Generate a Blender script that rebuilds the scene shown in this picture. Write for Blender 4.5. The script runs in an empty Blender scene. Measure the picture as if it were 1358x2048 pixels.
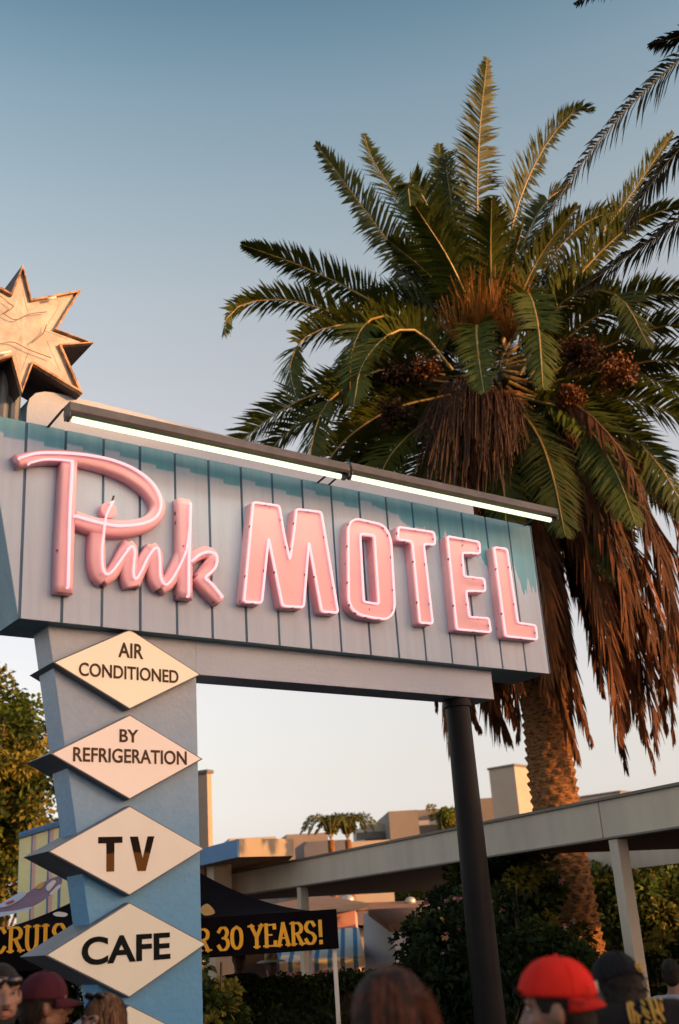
import bpy, bmesh, math, random
from mathutils import Vector as V, Matrix, Quaternion, noise
R = math.radians
random.seed(7)
S = bpy.context.scene
COL = S.collection

# ------------------------------------------------------------------ camera
FPX, PITCH, ROLL = 2225.0, R(20.69), R(4.0)          # focal length in photo pixels (1358 x 2048)
CAM = V((0, 0, 1.9))
_fw = V((0, math.cos(PITCH), math.sin(PITCH)))
_r0, _u0 = V((1, 0, 0)), V((0, -math.sin(PITCH), math.cos(PITCH)))
_r = _r0 * math.cos(ROLL) - _u0 * math.sin(ROLL)
_u = _u0 * math.cos(ROLL) + _r0 * math.sin(ROLL)
cd = bpy.data.cameras.new("camera")
cam = bpy.data.objects.new("camera", cd)
COL.objects.link(cam)
cam.matrix_world = Matrix(((_r.x, _u.x, -_fw.x, CAM.x), (_r.y, _u.y, -_fw.y, CAM.y), (_r.z, _u.z, -_fw.z, CAM.z), (0, 0, 0, 1)))
cd.sensor_fit = 'VERTICAL'
cd.sensor_height = 36.0
cd.sensor_width = 24.0
cd.lens = FPX / 2048 * 36.0
cd.clip_start, cd.clip_end = 0.05, 3000
cd.dof.use_dof = True
cd.dof.focus_distance = 10.3
cd.dof.aperture_fstop = 1.9
S.camera = cam

# ------------------------------------------------------------------ world, sun, exposure
SUN_AZ, SUN_EL = 112.0, 9.0
w = bpy.data.worlds.new("World")
S.world = w
w.use_nodes = True
nt = w.node_tree
bg = nt.nodes['Background']
sky = nt.nodes.new("ShaderNodeTexSky")
sky.sky_type = 'NISHITA'
sky.sun_disc = False
sky.sun_elevation = R(SUN_EL)
sky.sun_rotation = R(SUN_AZ)
sky.air_density, sky.dust_density, sky.ozone_density = 1.0, 1.4, 1.6
tc = nt.nodes.new("ShaderNodeTexCoord")
sx = nt.nodes.new("ShaderNodeSeparateXYZ")
rp = nt.nodes.new("ShaderNodeValToRGB")
els = [(0.0, (1.76, 1.63, 2.58)), (0.028, (1.76, 1.63, 2.58)), (0.077, (1.58, 1.2, 1.39)), (0.131, (1.97, 1.36, 1.23)), (0.195, (2.47, 1.6, 1.31)), (0.323, (3.01, 1.9, 1.4)), (0.45, (3.13, 1.94, 1.38)), (0.525, (3.07, 2.04, 1.43)), (0.595, (2.6, 1.96, 1.42)), (0.658, (2.07, 1.75, 1.37)), (0.686, (1.66, 1.57, 1.25)), (0.713, (1.28, 1.35, 1.13)), (1.0, (1.41, 1.82, 1.7))]
cr = rp.color_ramp
for i, (p, c) in enumerate(els):
    e = cr.elements[i] if i < 2 else cr.elements.new(p)
    e.position = p
    e.color = (c[0] / 4, c[1] / 4, c[2] / 4, 1)
mx = nt.nodes.new("ShaderNodeMix")
mx.data_type = 'RGBA'
mx.blend_type = 'MULTIPLY'
mx.inputs[0].default_value = 1.0
nt.links.new(tc.outputs['Generated'], sx.inputs[0])
nt.links.new(sx.outputs['Z'], rp.inputs[0])
nt.links.new(sky.outputs[0], mx.inputs[6])
nt.links.new(rp.outputs[0], mx.inputs[7])
nt.links.new(mx.outputs[2], bg.inputs[0])
bg.inputs[1].default_value = 0.135 * 5
sd = bpy.data.lights.new("sun", 'SUN')
sd.energy = 4.2
sd.angle = R(0.5)
sd.color = (1.0, 0.46, 0.14)
so = bpy.data.objects.new("sun", sd)
COL.objects.link(so)
so.rotation_euler = (R(90 - SUN_EL), 0, R(180 - SUN_AZ) )
so.location = (60, -25, 30)
S.view_settings.view_transform = 'Standard'
S.view_settings.look = 'None'
S.view_settings.exposure = 0.35
S.view_settings.gamma = 1.0
S.cycles.use_denoising = True
S.cycles.max_bounces = 6
S.cycles.transparent_max_bounces = 8
S.cycles.caustics_reflective = S.cycles.caustics_refractive = False
S.cycles.sample_clamp_indirect = 4.0

# ------------------------------------------------------------------ photo measurements -> world
def ray(px, py):
    return _fw + _r * ((px - 679) / FPX) - _u * ((py - 1024) / FPX)
def at(px, py, d):                       # point seen at photo pixel, d metres away over the ground
    v = ray(px, py)
    return CAM + v * (d / math.hypot(v.x, v.y))
def on_plane(px, py, p0, n):
    v = ray(px, py)
    return CAM + v * ((p0 - CAM).dot(n) / v.dot(n))
def at_z(px, py, z):
    v = ray(px, py)
    return CAM + v * ((z - CAM.z) / v.z)
def az(a):
    return V((math.sin(R(a)), math.cos(R(a)), 0))

# ------------------------------------------------------------------ mesh helpers
class MB:
    def __init__(s): s.v, s.f, s.m = [], [], []
    def add(s, vs, fs, m=0):
        o = len(s.v)
        s.v += [V(x) for x in vs]
        s.f += [tuple(i + o for i in f) for f in fs]
        s.m += [m] * len(fs)
    def box(s, c, d, rot=None, m=0):     # centre, full size, optional 3x3
        c = V(c)
        vs = []
        for sx_ in (-.5, .5):
            for sy_ in (-.5, .5):
                for sz_ in (-.5, .5):
                    p = V((sx_ * d[0], sy_ * d[1], sz_ * d[2]))
                    vs.append(c + (rot @ p if rot else p))
        s.add(vs, [(0, 1, 3, 2), (4, 6, 7, 5), (0, 4, 5, 1), (2, 3, 7, 6), (0, 2, 6, 4), (1, 5, 7, 3)], m)
    def prism(s, poly, vec, m=0, msides=None):
        n = len(poly)
        vec = V(vec)
        vs = [V(p) for p in poly] + [V(p) + vec for p in poly]
        s.add(vs, [tuple(range(n)), tuple(range(2 * n - 1, n - 1, -1))], m)
        o = len(s.v) - 2 * n
        for i in range(n):
            j = (i + 1) % n
            s.f.append((o + i, o + n + i, o + n + j, o + j))
            s.m.append(m if msides is None else msides)
    def ringprism(s, outer, inner, vec, m=0):
        n = len(outer)
        vec = V(vec)
        vs = [V(p) for p in outer] + [V(p) for p in inner] + [V(p) + vec for p in outer] + [V(p) + vec for p in inner]
        fs = []
        for i in range(n):
            j = (i + 1) % n
            fs += [(i, j, n + j, n + i), (2 * n + i, 3 * n + i, 3 * n + j, 2 * n + j), (i, 2 * n + i, 2 * n + j, j), (n + i, n + j, 3 * n + j, 3 * n + i)]
        s.add(vs, fs, m)
    def tube(s, pts, rad, n=8, closed=False, caps=True, m=0):
        pts = [V(p) for p in pts]
        k = len(pts)
        if not hasattr(rad, '__len__'): rad = [rad] * k
        T = []
        for i in range(k):
            a = pts[(i - 1) % k] if (closed or i > 0) else pts[0]
            b = pts[(i + 1) % k] if (closed or i < k - 1) else pts[-1]
            t = b - a
            T.append(t.normalized() if t.length > 1e-9 else V((0, 0, 1)))
        nrm = T[0].orthogonal().normalized()
        o = len(s.v)
        for i in range(k):
            nrm = nrm - T[i] * nrm.dot(T[i])
            nrm = nrm.normalized() if nrm.length > 1e-6 else T[i].orthogonal().normalized()
            bn = T[i].cross(nrm)
            for j in range(n):
                a = 2 * math.pi * j / n
                s.v.append(pts[i] + (nrm * math.cos(a) + bn * math.sin(a)) * rad[i])
        for i in range(k if closed else k - 1):
            i2 = (i + 1) % k
            for j in range(n):
                j2 = (j + 1) % n
                s.f.append((o + i * n + j, o + i * n + j2, o + i2 * n + j2, o + i2 * n + j))
                s.m.append(m)
        if caps and not closed:
            s.f.append(tuple(o + j for j in range(n - 1, -1, -1)))
            s.f.append(tuple(o + (k - 1) * n + j for j in range(n)))
            s.m += [m, m]
    def ball(s, c, r, nu=14, nv=9, rot=None, m=0, lo=-1.0, hi=1.0):   # ellipsoid
        c = V(c)
        if not hasattr(r, '__len__'): r = (r, r, r)
        o = len(s.v)
        for i in range(nv + 1):
            ph = math.pi * (lo + (hi - lo) * i / nv) / 2
            for j in range(nu):
                th = 2 * math.pi * j / nu
                p = V((r[0] * math.cos(ph) * math.cos(th), r[1] * math.cos(ph) * math.sin(th), r[2] * math.sin(ph)))
                s.v.append(c + (rot @ p if rot else p))
        for i in range(nv):
            for j in range(nu):
                j2 = (j + 1) % nu
                s.f.append((o + i * nu + j, o + i * nu + j2, o + (i + 1) * nu + j2, o + (i + 1) * nu + j))
                s.m.append(m)
    def limb(s, a, b, ra, rb, n=12):     # tapered capsule
        a, b = V(a), V(b)
        t = (b - a).normalized()
        pts, rr = [], []
        for k in range(5):
            an = math.pi / 2 * k / 4
            pts.append(a - t * ra * math.cos(an)); rr.append(max(ra * math.sin(an), .001))
        for k in range(5):
            an = math.pi / 2 * k / 4
            pts.append(b + t * rb * math.sin(an)); rr.append(max(rb * math.cos(an), .001))
        s.tube(pts, rr, n)

class Thing:
    def __init__(s, name, label, cat, loc=(0, 0, 0), rz=0.0, group=None, kind=None):
        e = bpy.data.objects.new(name, None)
        COL.objects.link(e)
        e.empty_display_size = .2
        e.location = loc
        e.rotation_euler = (0, 0, rz)
        e['label'], e['category'] = label, cat
        if group: e['group'] = group
        if kind: e['kind'] = kind
        s.e = e
        s.M = Matrix.Translation(V(loc)) @ Matrix.Rotation(rz, 4, 'Z')
        s.I = s.M.inverted()
    def part(s, name, mb, mats, parent=None, local=False, smooth=False, bevel=0, label=None):
        vs = mb.v if local else [s.I @ p for p in mb.v]
        o = mkobj(name, vs, mb.f, mats, mb.m, smooth)
        o.parent = parent if parent else s.e
        if bevel: add_bevel(o, bevel)
        if label: o['label'] = label
        return o

def mkobj(name, vs, fs, mats, mi=None, smooth=False):
    me = bpy.data.meshes.new(name)
    me.from_pydata([tuple(p) for p in vs], [], fs)
    if not isinstance(mats, (list, tuple)): mats = [mats]
    for m in mats: me.materials.append(m)
    if mi and len(mats) > 1: me.polygons.foreach_set('material_index', mi)
    me.polygons.foreach_set('use_smooth', [smooth] * len(fs))
    me.update()
    o = bpy.data.objects.new(name, me)
    COL.objects.link(o)
    return o
def add_bevel(o, wd, seg=3):
    b = o.modifiers.new("bevel", 'BEVEL')
    b.width, b.segments, b.limit_method, b.angle_limit = wd, seg, 'ANGLE', R(35)
    b.use_clamp_overlap = True
def tag(o, label, cat, group=None, kind=None):
    if label: o['label'] = label
    if cat: o['category'] = cat
    if group: o['group'] = group
    if kind: o['kind'] = kind
    return o
def fix_normals(o):
    bm = bmesh.new()
    bm.from_mesh(o.data)
    bmesh.ops.recalc_face_normals(bm, faces=bm.faces)
    bm.to_mesh(o.data)
    bm.free()

def smooth_path(pts, per=6, closed=False):
    pts = [V(p) for p in pts]
    n = len(pts)
    out = []
    for i in range(n if closed else n - 1):
        p0 = pts[(i - 1) % n] if (closed or i > 0) else pts[0] * 2 - pts[1]
        p1, p2 = pts[i], pts[(i + 1) % n]
        p3 = pts[(i + 2) % n] if (closed or i < n - 2) else pts[-1] * 2 - pts[-2]
        for k in range(per):
            t = k / per
            out.append(.5 * ((2 * p1) + (p2 - p0) * t + (2 * p0 - 5 * p1 + 4 * p2 - p3) * t * t + (3 * p1 - p0 - 3 * p2 + p3) * t ** 3))
    if not closed: out.append(pts[-1])
    return out
def round_poly(pts, r, seg=4):           # round the corners of a closed 3D polygon
    pts = [V(p) for p in pts]
    n = len(pts)
    out = []
    for i in range(n):
        a, b, c = pts[i - 1], pts[i], pts[(i + 1) % n]
        da, dc = (a - b), (c - b)
        rr = min(r, da.length * .45, dc.length * .45)
        p, q = b + da.normalized() * rr, b + dc.normalized() * rr
        for k in range(seg + 1):
            t = k / seg
            out.append(p * (1 - t) ** 2 + b * 2 * t * (1 - t) + q * t * t)
    return out

# ------------------------------------------------------------------ materials
MATS = {}
def mat(name, col, rough=.6, var=.12, scale=6.0, metal=0.0, bump=0.0, bscale=40.0, col2=None, amount=.5, spec=.5, objrand=0.0, stretch=(1, 1, 1)):
    if name in MATS: return MATS[name]
    m = bpy.data.materials.new(name)
    MATS[name] = m
    m.use_nodes = True
    t = m.node_tree
    b = t.nodes['Principled BSDF']
    b.inputs['Roughness'].default_value = rough
    b.inputs['Metallic'].default_value = metal
    b.inputs['Specular IOR Level'].default_value = spec
    co = t.nodes.new("ShaderNodeTexCoord")
    mp = t.nodes.new("ShaderNodeMapping")
    mp.inputs['Scale'].default_value = stretch
    t.links.new(co.outputs['Object'], mp.inputs[0])
    nz = t.nodes.new("ShaderNodeTexNoise")
    nz.inputs['Scale'].default_value = scale
    nz.inputs['Detail'].default_value = 6
    nz.inputs['Roughness'].default_value = .62
    t.links.new(mp.outputs[0], nz.inputs['Vector'])
    rp = t.nodes.new("ShaderNodeValToRGB")
    c1 = [max(0, c * (1 - var)) for c in col]
    c2 = [c * (1 + var) for c in col] if col2 is None else list(col2)
    w_ = .22 if col2 is None else .10
    rp.color_ramp.elements[0].position = amount - w_
    rp.color_ramp.elements[1].position = amount + w_
    rp.color_ramp.elements[0].color = (*c1, 1)
    rp.color_ramp.elements[1].color = (*c2, 1)
    t.links.new(nz.outputs['Fac'], rp.inputs[0])
    last = rp.outputs[0]
    if objrand:
        oi = t.nodes.new("ShaderNodeObjectInfo")
        hs = t.nodes.new("ShaderNodeHueSaturation")
        mr = t.nodes.new("ShaderNodeMapRange")
        mr.inputs[3].default_value, mr.inputs[4].default_value = 1 - objrand, 1 + objrand
        t.links.new(oi.outputs['Random'], mr.inputs[0])
        t.links.new(mr.outputs[0], hs.inputs['Value'])
        t.links.new(last, hs.inputs['Color'])
        last = hs.outputs[0]
    t.links.new(last, b.inputs['Base Color'])
    if bump:
        n2 = t.nodes.new("ShaderNodeTexNoise")
        n2.inputs['Scale'].default_value = bscale
        n2.inputs['Detail'].default_value = 4
        t.links.new(mp.outputs[0], n2.inputs['Vector'])
        bp = t.nodes.new("ShaderNodeBump")
        bp.inputs['Strength'].default_value = bump
        bp.inputs['Distance'].default_value = .02
        t.links.new(n2.outputs['Fac'], bp.inputs['Height'])
        t.links.new(bp.outputs[0], b.inputs['Normal'])
    return m
def emit(name, col, strength):
    m = bpy.data.materials.new(name)
    m.use_nodes = True
    b = m.node_tree.nodes['Principled BSDF']
    b.inputs['Base Color'].default_value = (col[0] * .3, col[1] * .2, col[2] * .2, 1)
    b.inputs['Emission Color'].default_value = (*col, 1)
    b.inputs['Emission Strength'].default_value = strength
    return m
def leafmat(name, col, var=.3, trans=.35, scale=1.5, objrand=.15, rough=.45, col2=None, spec=.4):
    m = mat(name, col, rough, var, scale, objrand=objrand, col2=col2, spec=spec)
    t = m.node_tree
    b = t.nodes['Principled BSDF']
    src = b.inputs['Base Color'].links[0].from_socket
    tr = t.nodes.new("ShaderNodeBsdfTranslucent")
    t.links.new(src, tr.inputs[0])
    ms = t.nodes.new("ShaderNodeMixShader")
    ms.inputs[0].default_value = trans
    t.links.new(b.outputs[0], ms.inputs[1])
    t.links.new(tr.outputs[0], ms.inputs[2])
    t.links.new(ms.outputs[0], t.nodes['Material Output'].inputs[0])
    return m
# ------------------------------------------------------------------ ground
ASPH = mat("asphalt", (.045, .045, .047), .9, .35, 3.0, bump=.4, bscale=60)
g = MB()
g.add([(-900, -300, 0), (900, -300, 0), (900, 1500, 0), (-900, 1500, 0)], [(0, 1, 2, 3)])
tag(mkobj("ground", g.v, g.f, ASPH), "dark asphalt parking ground under the whole scene", "ground", kind="structure")

# ------------------------------------------------------------------ the motel sign
SA = 53.12
su, sn = az(SA), V((math.cos(R(SA)), -math.sin(R(SA)), 0))
SO = at(256, 1650, 9.0)
SO0 = V((SO.x, SO.y, 0))
def L(px, py, off):                     # photo pixel -> sign coordinates (u, -off, z)
    p = on_plane(px, py, SO + sn * off, sn)
    return V(((p - SO).dot(su), -off, p.z))
sign = Thing("motel_sign", "grey and blue roadside sign with pink neon script, stacked diamonds and a star on top", "sign", SO0, R(90 - SA))

def light_fade_mat(name, stops, zlo, zhi, rough=.55):
    # blue-grey paint with light falloff in its colour: lamplit grey above, skylit blue below
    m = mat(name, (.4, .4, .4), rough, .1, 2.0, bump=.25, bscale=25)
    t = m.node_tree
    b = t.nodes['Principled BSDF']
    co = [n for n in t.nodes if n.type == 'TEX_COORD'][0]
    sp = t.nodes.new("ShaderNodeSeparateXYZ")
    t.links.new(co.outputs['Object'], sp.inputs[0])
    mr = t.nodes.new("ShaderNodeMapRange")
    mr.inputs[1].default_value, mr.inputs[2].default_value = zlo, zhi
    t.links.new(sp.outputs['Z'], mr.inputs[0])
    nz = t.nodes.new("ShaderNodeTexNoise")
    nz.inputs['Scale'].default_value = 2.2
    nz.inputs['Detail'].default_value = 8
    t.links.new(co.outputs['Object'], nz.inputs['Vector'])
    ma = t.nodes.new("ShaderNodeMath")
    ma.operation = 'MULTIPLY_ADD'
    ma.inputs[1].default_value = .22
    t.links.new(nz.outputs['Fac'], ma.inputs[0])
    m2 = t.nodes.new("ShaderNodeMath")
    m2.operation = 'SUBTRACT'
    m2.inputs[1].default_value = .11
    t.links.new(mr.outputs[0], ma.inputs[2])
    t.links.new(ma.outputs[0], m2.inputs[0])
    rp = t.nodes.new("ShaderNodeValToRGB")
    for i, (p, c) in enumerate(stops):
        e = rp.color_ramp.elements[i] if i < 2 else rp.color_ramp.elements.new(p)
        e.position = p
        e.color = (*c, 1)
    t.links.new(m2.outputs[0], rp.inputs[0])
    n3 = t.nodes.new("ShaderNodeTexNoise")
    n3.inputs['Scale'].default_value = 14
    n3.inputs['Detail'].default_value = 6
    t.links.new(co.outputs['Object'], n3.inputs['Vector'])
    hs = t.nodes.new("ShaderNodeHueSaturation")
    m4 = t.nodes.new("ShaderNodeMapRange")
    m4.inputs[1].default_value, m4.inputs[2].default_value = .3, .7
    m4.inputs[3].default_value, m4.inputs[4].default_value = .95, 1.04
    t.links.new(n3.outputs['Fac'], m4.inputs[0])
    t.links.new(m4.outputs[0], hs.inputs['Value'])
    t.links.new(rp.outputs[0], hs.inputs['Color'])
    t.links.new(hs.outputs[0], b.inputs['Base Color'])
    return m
PILLAR = light_fade_mat("pillar_light_fade", [(0.0, (.045, .24, .48)), (.42, (.085, .28, .49)), (.74, (.27, .37, .49)), (1.0, (.41, .45, .51))], 1.0, 4.4)

# cabinet boards: bleached grey with the teal of an older coat left along the top
def board_mat():
    m = mat("board_paint", (.375, .465, .60), .5, .03, 3.0, bump=.08, bscale=30, stretch=(3, 3, 1))
    t = m.node_tree
    b = t.nodes['Principled BSDF']
    src = b.inputs['Base Color'].links[0].from_socket
    co = [n for n in t.nodes if n.type == 'TEX_COORD'][0]
    sp = t.nodes.new("ShaderNodeSeparateXYZ")
    t.links.new(co.outputs['Object'], sp.inputs[0])
    def math_(op, a, b_=None):
        n = t.nodes.new("ShaderNodeMath")
        n.operation = op
        for i, x in enumerate((a, b_)):
            if x is None: continue
            if isinstance(x, (int, float)): n.inputs[i].default_value = x
            else: t.links.new(x, n.inputs[i])
        return n.outputs[0]
    k = math_('FLOOR', math_('DIVIDE', math_('ADD', sp.outputs['X'], .96 + 3.36), .336))
    wn = t.nodes.new("ShaderNodeTexWhiteNoise")
    wn.noise_dimensions = '1D'
    t.links.new(k, wn.inputs['W'])
    fr = math_('FRACT', math_('DIVIDE', math_('ADD', sp.outputs['X'], .96 + 3.36), .336))
    step = math_('MULTIPLY', math_('GREATER_THAN', fr, .45), .035)
    nz = t.nodes.new("ShaderNodeTexNoise")
    nz.inputs['Scale'].default_value = 7
    nz.inputs['Detail'].default_value = 4
    t.links.new(co.outputs['Object'], nz.inputs['Vector'])
    # the old coat runs lower towards the far end, in streaks
    far = math_('MAXIMUM', math_('MULTIPLY', math_('SUBTRACT', sp.outputs['X'], 2.6), .16), 0.0)
    st = t.nodes.new("ShaderNodeTexNoise")
    st.inputs['Scale'].default_value = 1.0
    st.inputs['Detail'].default_value = 3
    mp = t.nodes.new("ShaderNodeMapping")
    mp.inputs['Scale'].default_value = (11, 1, .5)
    t.links.new(co.outputs['Object'], mp.inputs[0])
    t.links.new(mp.outputs[0], st.inputs['Vector'])
    depth = math_('ADD', math_('ADD', math_('MULTIPLY', wn.outputs['Value'], .075), .10), math_('ADD', step, math_('MULTIPLY', math_('SUBTRACT', nz.outputs['Fac'], .5), .022)))
    depth = math_('ADD', depth, math_('MULTIPLY', far, math_('MULTIPLY', st.outputs['Fac'], 3.2)))
    edge = math_('SUBTRACT', math_('ADD', sp.outputs['Z'], depth), 5.95)
    mr = t.nodes.new("ShaderNodeMapRange")
    mr.inputs[1].default_value, mr.inputs[2].default_value = -.006, .012
    t.links.new(edge, mr.inputs[0])
    mask = math_('MULTIPLY', mr.outputs[0], math_('ADD', math_('MULTIPLY', st.outputs['Fac'], .5), .55))
    lim = t.nodes.new("ShaderNodeClamp")
    t.links.new(mask, lim.inputs[0])
    mx_ = t.nodes.new("ShaderNodeMix")
    mx_.data_type = 'RGBA'
    t.links.new(lim.outputs[0], mx_.inputs[0])
    t.links.new(src, mx_.inputs[6])
    mx_.inputs[7].default_value = (.03, .29, .40, 1)
    # grime running down from the seams
    gr = t.nodes.new("ShaderNodeTexNoise")
    gr.inputs['Scale'].default_value = 1.0
    gr.inputs['Detail'].default_value = 5
    m5 = t.nodes.new("ShaderNodeMapping")
    m5.inputs['Scale'].default_value = (14, 1, .8)
    t.links.new(co.outputs['Object'], m5.inputs[0])
    t.links.new(m5.outputs[0], gr.inputs['Vector'])
    m6 = t.nodes.new("ShaderNodeMapRange")
    m6.inputs[1].default_value, m6.inputs[2].default_value = .35, .7
    m6.inputs[3].default_value, m6.inputs[4].default_value = 1.03, .93
    t.links.new(gr.outputs['Fac'], m6.inputs[0])
    hs = t.nodes.new("ShaderNodeHueSaturation")
    t.links.new(m6.outputs[0], hs.inputs['Value'])
    t.links.new(mx_.outputs[2], hs.inputs['Color'])
    t.links.new(hs.outputs[0], b.inputs['Base Color'])
    return m
BOARD = board_mat()
SEAM = mat("seam_blue_paint", (.025, .09, .17), .6, .2, 4)
CABSIDE = mat("cabinet_side_paint", (.16, .29, .36), .6, .22, 2.5, bump=.2)
GREYP = mat("grey_sign_paint", (.375, .445, .56), .55, .06, 2.2, bump=.2, bscale=25)
ZT, ZB = 5.95, 4.30
U0, U1, PITCH_U = -.96, 4.75, .336
DF, DB = .12, -.42                       # cabinet front and back offsets

# backing body of the cabinet (its left end leans outward)
b = MB()
prof = [(-1.30, ZT - .002), (U1, ZT - .002), (U1, ZB), (U0, ZB)]
b.prism([V((u, -(DF - .012), z)) for u, z in prof], V((0, DF - .012 - DB, 0)), 0)
cab = sign.part("cabinet", b, CABSIDE, local=True)
fix_normals(cab)
# boards with open seams
b = MB()
edges = [U0 + PITCH_U * i for i in range(0, 18)]
edges[-1] = U1
gp = .011
for i in range(17):
    a, c = edges[i] + gp, edges[i + 1] - (gp if i < 16 else 0)
    j = random.uniform(-.002, .002)
    b.prism([V((a, -DF + j, ZT)), V((c, -DF + j, ZT)), V((c, -DF + j, ZB - .004)), V((a, -DF + j, ZB - .004))], V((0, .011, 0)))
b.prism([V((-1.30, -DF, ZT)), V((U0 - gp, -DF, ZT)), V((U0 - gp, -DF, ZB + .02))], V((0, .011, 0)))
bo = sign.part("board_face", b, BOARD, parent=cab, local=True, bevel=.004)
fix_normals(bo)
b = MB()                                  # dark seam liners behind the gaps
for i in range(0, 17):
    u = edges[i]
    b.box((u, -(DF - .0085), (ZT + ZB) / 2), (.03, .005, ZT - ZB - .01))
b.box((U1 + .009, -(DF - .03), (ZT + ZB) / 2), (.016, .065, ZT - ZB - .006))
sign.part("seam_strip", b, SEAM, parent=cab, local=True)

# beam, pillar, pole
b = MB()
b.prism([V((.62, 0, 4.318)), V((4.03, 0, 4.318)), V((4.03, 0, 4.005)), V((.62, 0, 4.005))], V((0, .30, 0)))
bm_ = sign.part("beam", b, GREYP, local=True, bevel=.006)
fix_normals(bm_)
b = MB()
pl = [(-.692, 4.318), (.625, 4.318), (.625, 0), (-.14, 0), (.0 - .14, 0)]
zq = [4.318, 2.83, 2.11, 1.4]
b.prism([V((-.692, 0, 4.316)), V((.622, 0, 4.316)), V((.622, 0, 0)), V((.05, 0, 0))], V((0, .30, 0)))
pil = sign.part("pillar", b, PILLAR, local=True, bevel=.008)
fix_normals(pil)
POLE = mat("black_pole_paint", (.010, .009, .010), .5, .3, 3, bump=.1, spec=.12)
b = MB()
b.tube([(3.66, .15, 0), (3.655, .15, 4.004)], [.155, .118], 28)
b.tube([(3.656, .15, 3.93), (3.655, .15, 4.0035)], [.14, .14], 28)
po_ = sign.part("pole", b, POLE, local=True, smooth=True)
po_.modifiers.new("split", 'EDGE_SPLIT').split_angle = R(40)

# tapered fin behind the top of the cabinet
fin = [(53, 838), (54, 815), (59, 797), (72, 786), (90, 783), (110, 785.5), (175, 800), (309, 834), (448, 870), (700, 936), (945, 1003)]
b = MB()
pts = [L(x, y, -.02) for x, y in fin]
pts = [V((p.x, .02, p.z)) for p in pts]
pts += [V((pts[-1].x, .02, ZT - .006)), V((pts[0].x, .02, ZT - .006))]
b.prism(pts, V((0, .26, 0)), 0, 1)
f_ = sign.part("fin_panel", b, [GREYP, mat("fin_edge_paint", (.08, .2, .27), .6, .2, 3)], local=True)
fix_normals(f_)

# diamonds
DSIDE = mat("diamond_box_metal", (.10, .11, .13), .5, .3, 4, bump=.15)
INK = mat("sign_ink", (.010, .012, .012), .9, .3, 8, spec=.03)
INKB = mat("backlit_brown_ink", (.085, .05, .03), .8, .3, 12, spec=.1)  # brown of the inner lamps glowing through, put into the ink colour
def tv_ink():  # lower half painted brown for lamplight bleeding through the letters
    m = mat("half_backlit_ink", (.02, .014, .010), .9, .2, 10, spec=.03)
    t = m.node_tree
    bb = t.nodes['Principled BSDF']
    co = [n for n in t.nodes if n.type == 'TEX_COORD'][0]
    sp = t.nodes.new("ShaderNodeSeparateXYZ")
    t.links.new(co.outputs['Object'], sp.inputs[0])
    nz = t.nodes.new("ShaderNodeTexNoise")
    nz.inputs['Scale'].default_value = 5
    t.links.new(co.outputs['Object'], nz.inputs['Vector'])
    a = t.nodes.new("ShaderNodeMath")
    a.operation = 'MULTIPLY_ADD'
    a.inputs[1].default_value = .05
    t.links.new(nz.outputs['Fac'], a.inputs[0])
    t.links.new(sp.outputs['Z'], a.inputs[2])
    mr = t.nodes.new("ShaderNodeMapRange")
    mr.inputs[1].default_value, mr.inputs[2].default_value = 2.585, 2.60
    t.links.new(a.outputs[0], mr.inputs[0])
    x = t.nodes.new("ShaderNodeMix")
    x.data_type = 'RGBA'
    t.links.new(mr.outputs[0], x.inputs[0])
    x.inputs[6].default_value = (.135, .06, .016, 1)
    x.inputs[7].default_value = (.018, .013, .009, 1)
    t.links.new(x.outputs[2], bb.inputs['Base Color'])
    return m
def backlit(name, col, e, ecol):
    m = mat(name, col, .45, .035, 1.6, stretch=(2.5, 2.5, .8))
    bb = m.node_tree.nodes['Principled BSDF']
    if e:
        bb.inputs['Emission Color'].default_value = (*ecol, 1)
        bb.inputs['Emission Strength'].default_value = e
    return m
def text_part(parent, root, word, ll, tr, off, m, bold=.0, label=None, depth=.004):
    # lettering fitted between lower-left and upper-right corners (u, z)
    cu = bpy.data.curves.new("lettering", 'FONT')
    cu.body = word
    cu.offset = bold
    cu.resolution_u = 6
    o = bpy.data.objects.new("tmp", cu)
    COL.objects.link(o)
    me = bpy.data.meshes.new_from_object(o.evaluated_get(bpy.context.evaluated_depsgraph_get()))
    bpy.data.objects.remove(o)
    xs = [v.co.x for v in me.vertices]
    ys = [v.co.y for v in me.vertices]
    x0, x1, y0, y1 = min(xs), max(xs), min(ys), max(ys)
    vs = [V((ll[0] + (v.co.x - x0) / (x1 - x0) * (tr[0] - ll[0]), -off, ll[1] + (v.co.y - y0) / (y1 - y0) * (tr[1] - ll[1]))) for v in me.vertices]
    fs = [tuple(p.vertices) for p in me.polygons]
    bpy.data.meshes.remove(me)
    ob = mkobj("lettering", vs, fs, m)
    ob.parent = parent
    so_ = ob.modifiers.new("solid", 'SOLIDIFY')
    so_.thickness = depth
    so_.offset = 0
    if label: ob['label'] = label
    return ob
dia = [
    (3.985, backlit("plastic_amber", (.70, .66, .54), .20, (1, .62, .34)), [("AIR", (236.5, 1314), (286.5, 1289), .018), ("CONDITIONED", (157.6, 1351.5), (356.6, 1341), .016)], INKB, "amber diamond panel reading AIR CONDITIONED"),
    (3.29, backlit("plastic_peach", (.68, .62, .57), .16, (1, .57, .42)), [("BY", (239, 1484), (276.5, 1460), .018), ("REFRIGERATION", (146, 1523), (373, 1502.5), .016)], INKB, "peach diamond panel reading BY REFRIGERATION"),
    (2.59, backlit("plastic_beige", (.68, .66, .60), .03, (1, .7, .5)), [("TV", None, None, 0)], None, "beige diamond panel reading TV"),
    (1.89, backlit("plastic_cream", (.64, .66, .58), 0, (1, 1, 1)), [("CAFE", (163, 1932), (340, 1864), .026)], INK, "cream diamond panel reading CAFE"),
    (1.19, backlit("plastic_pale", (.64, .66, .56), 0, (1, 1, 1)), [], INK, "pale diamond panel at the foot of the stack")]
TVI = tv_ink()
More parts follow.
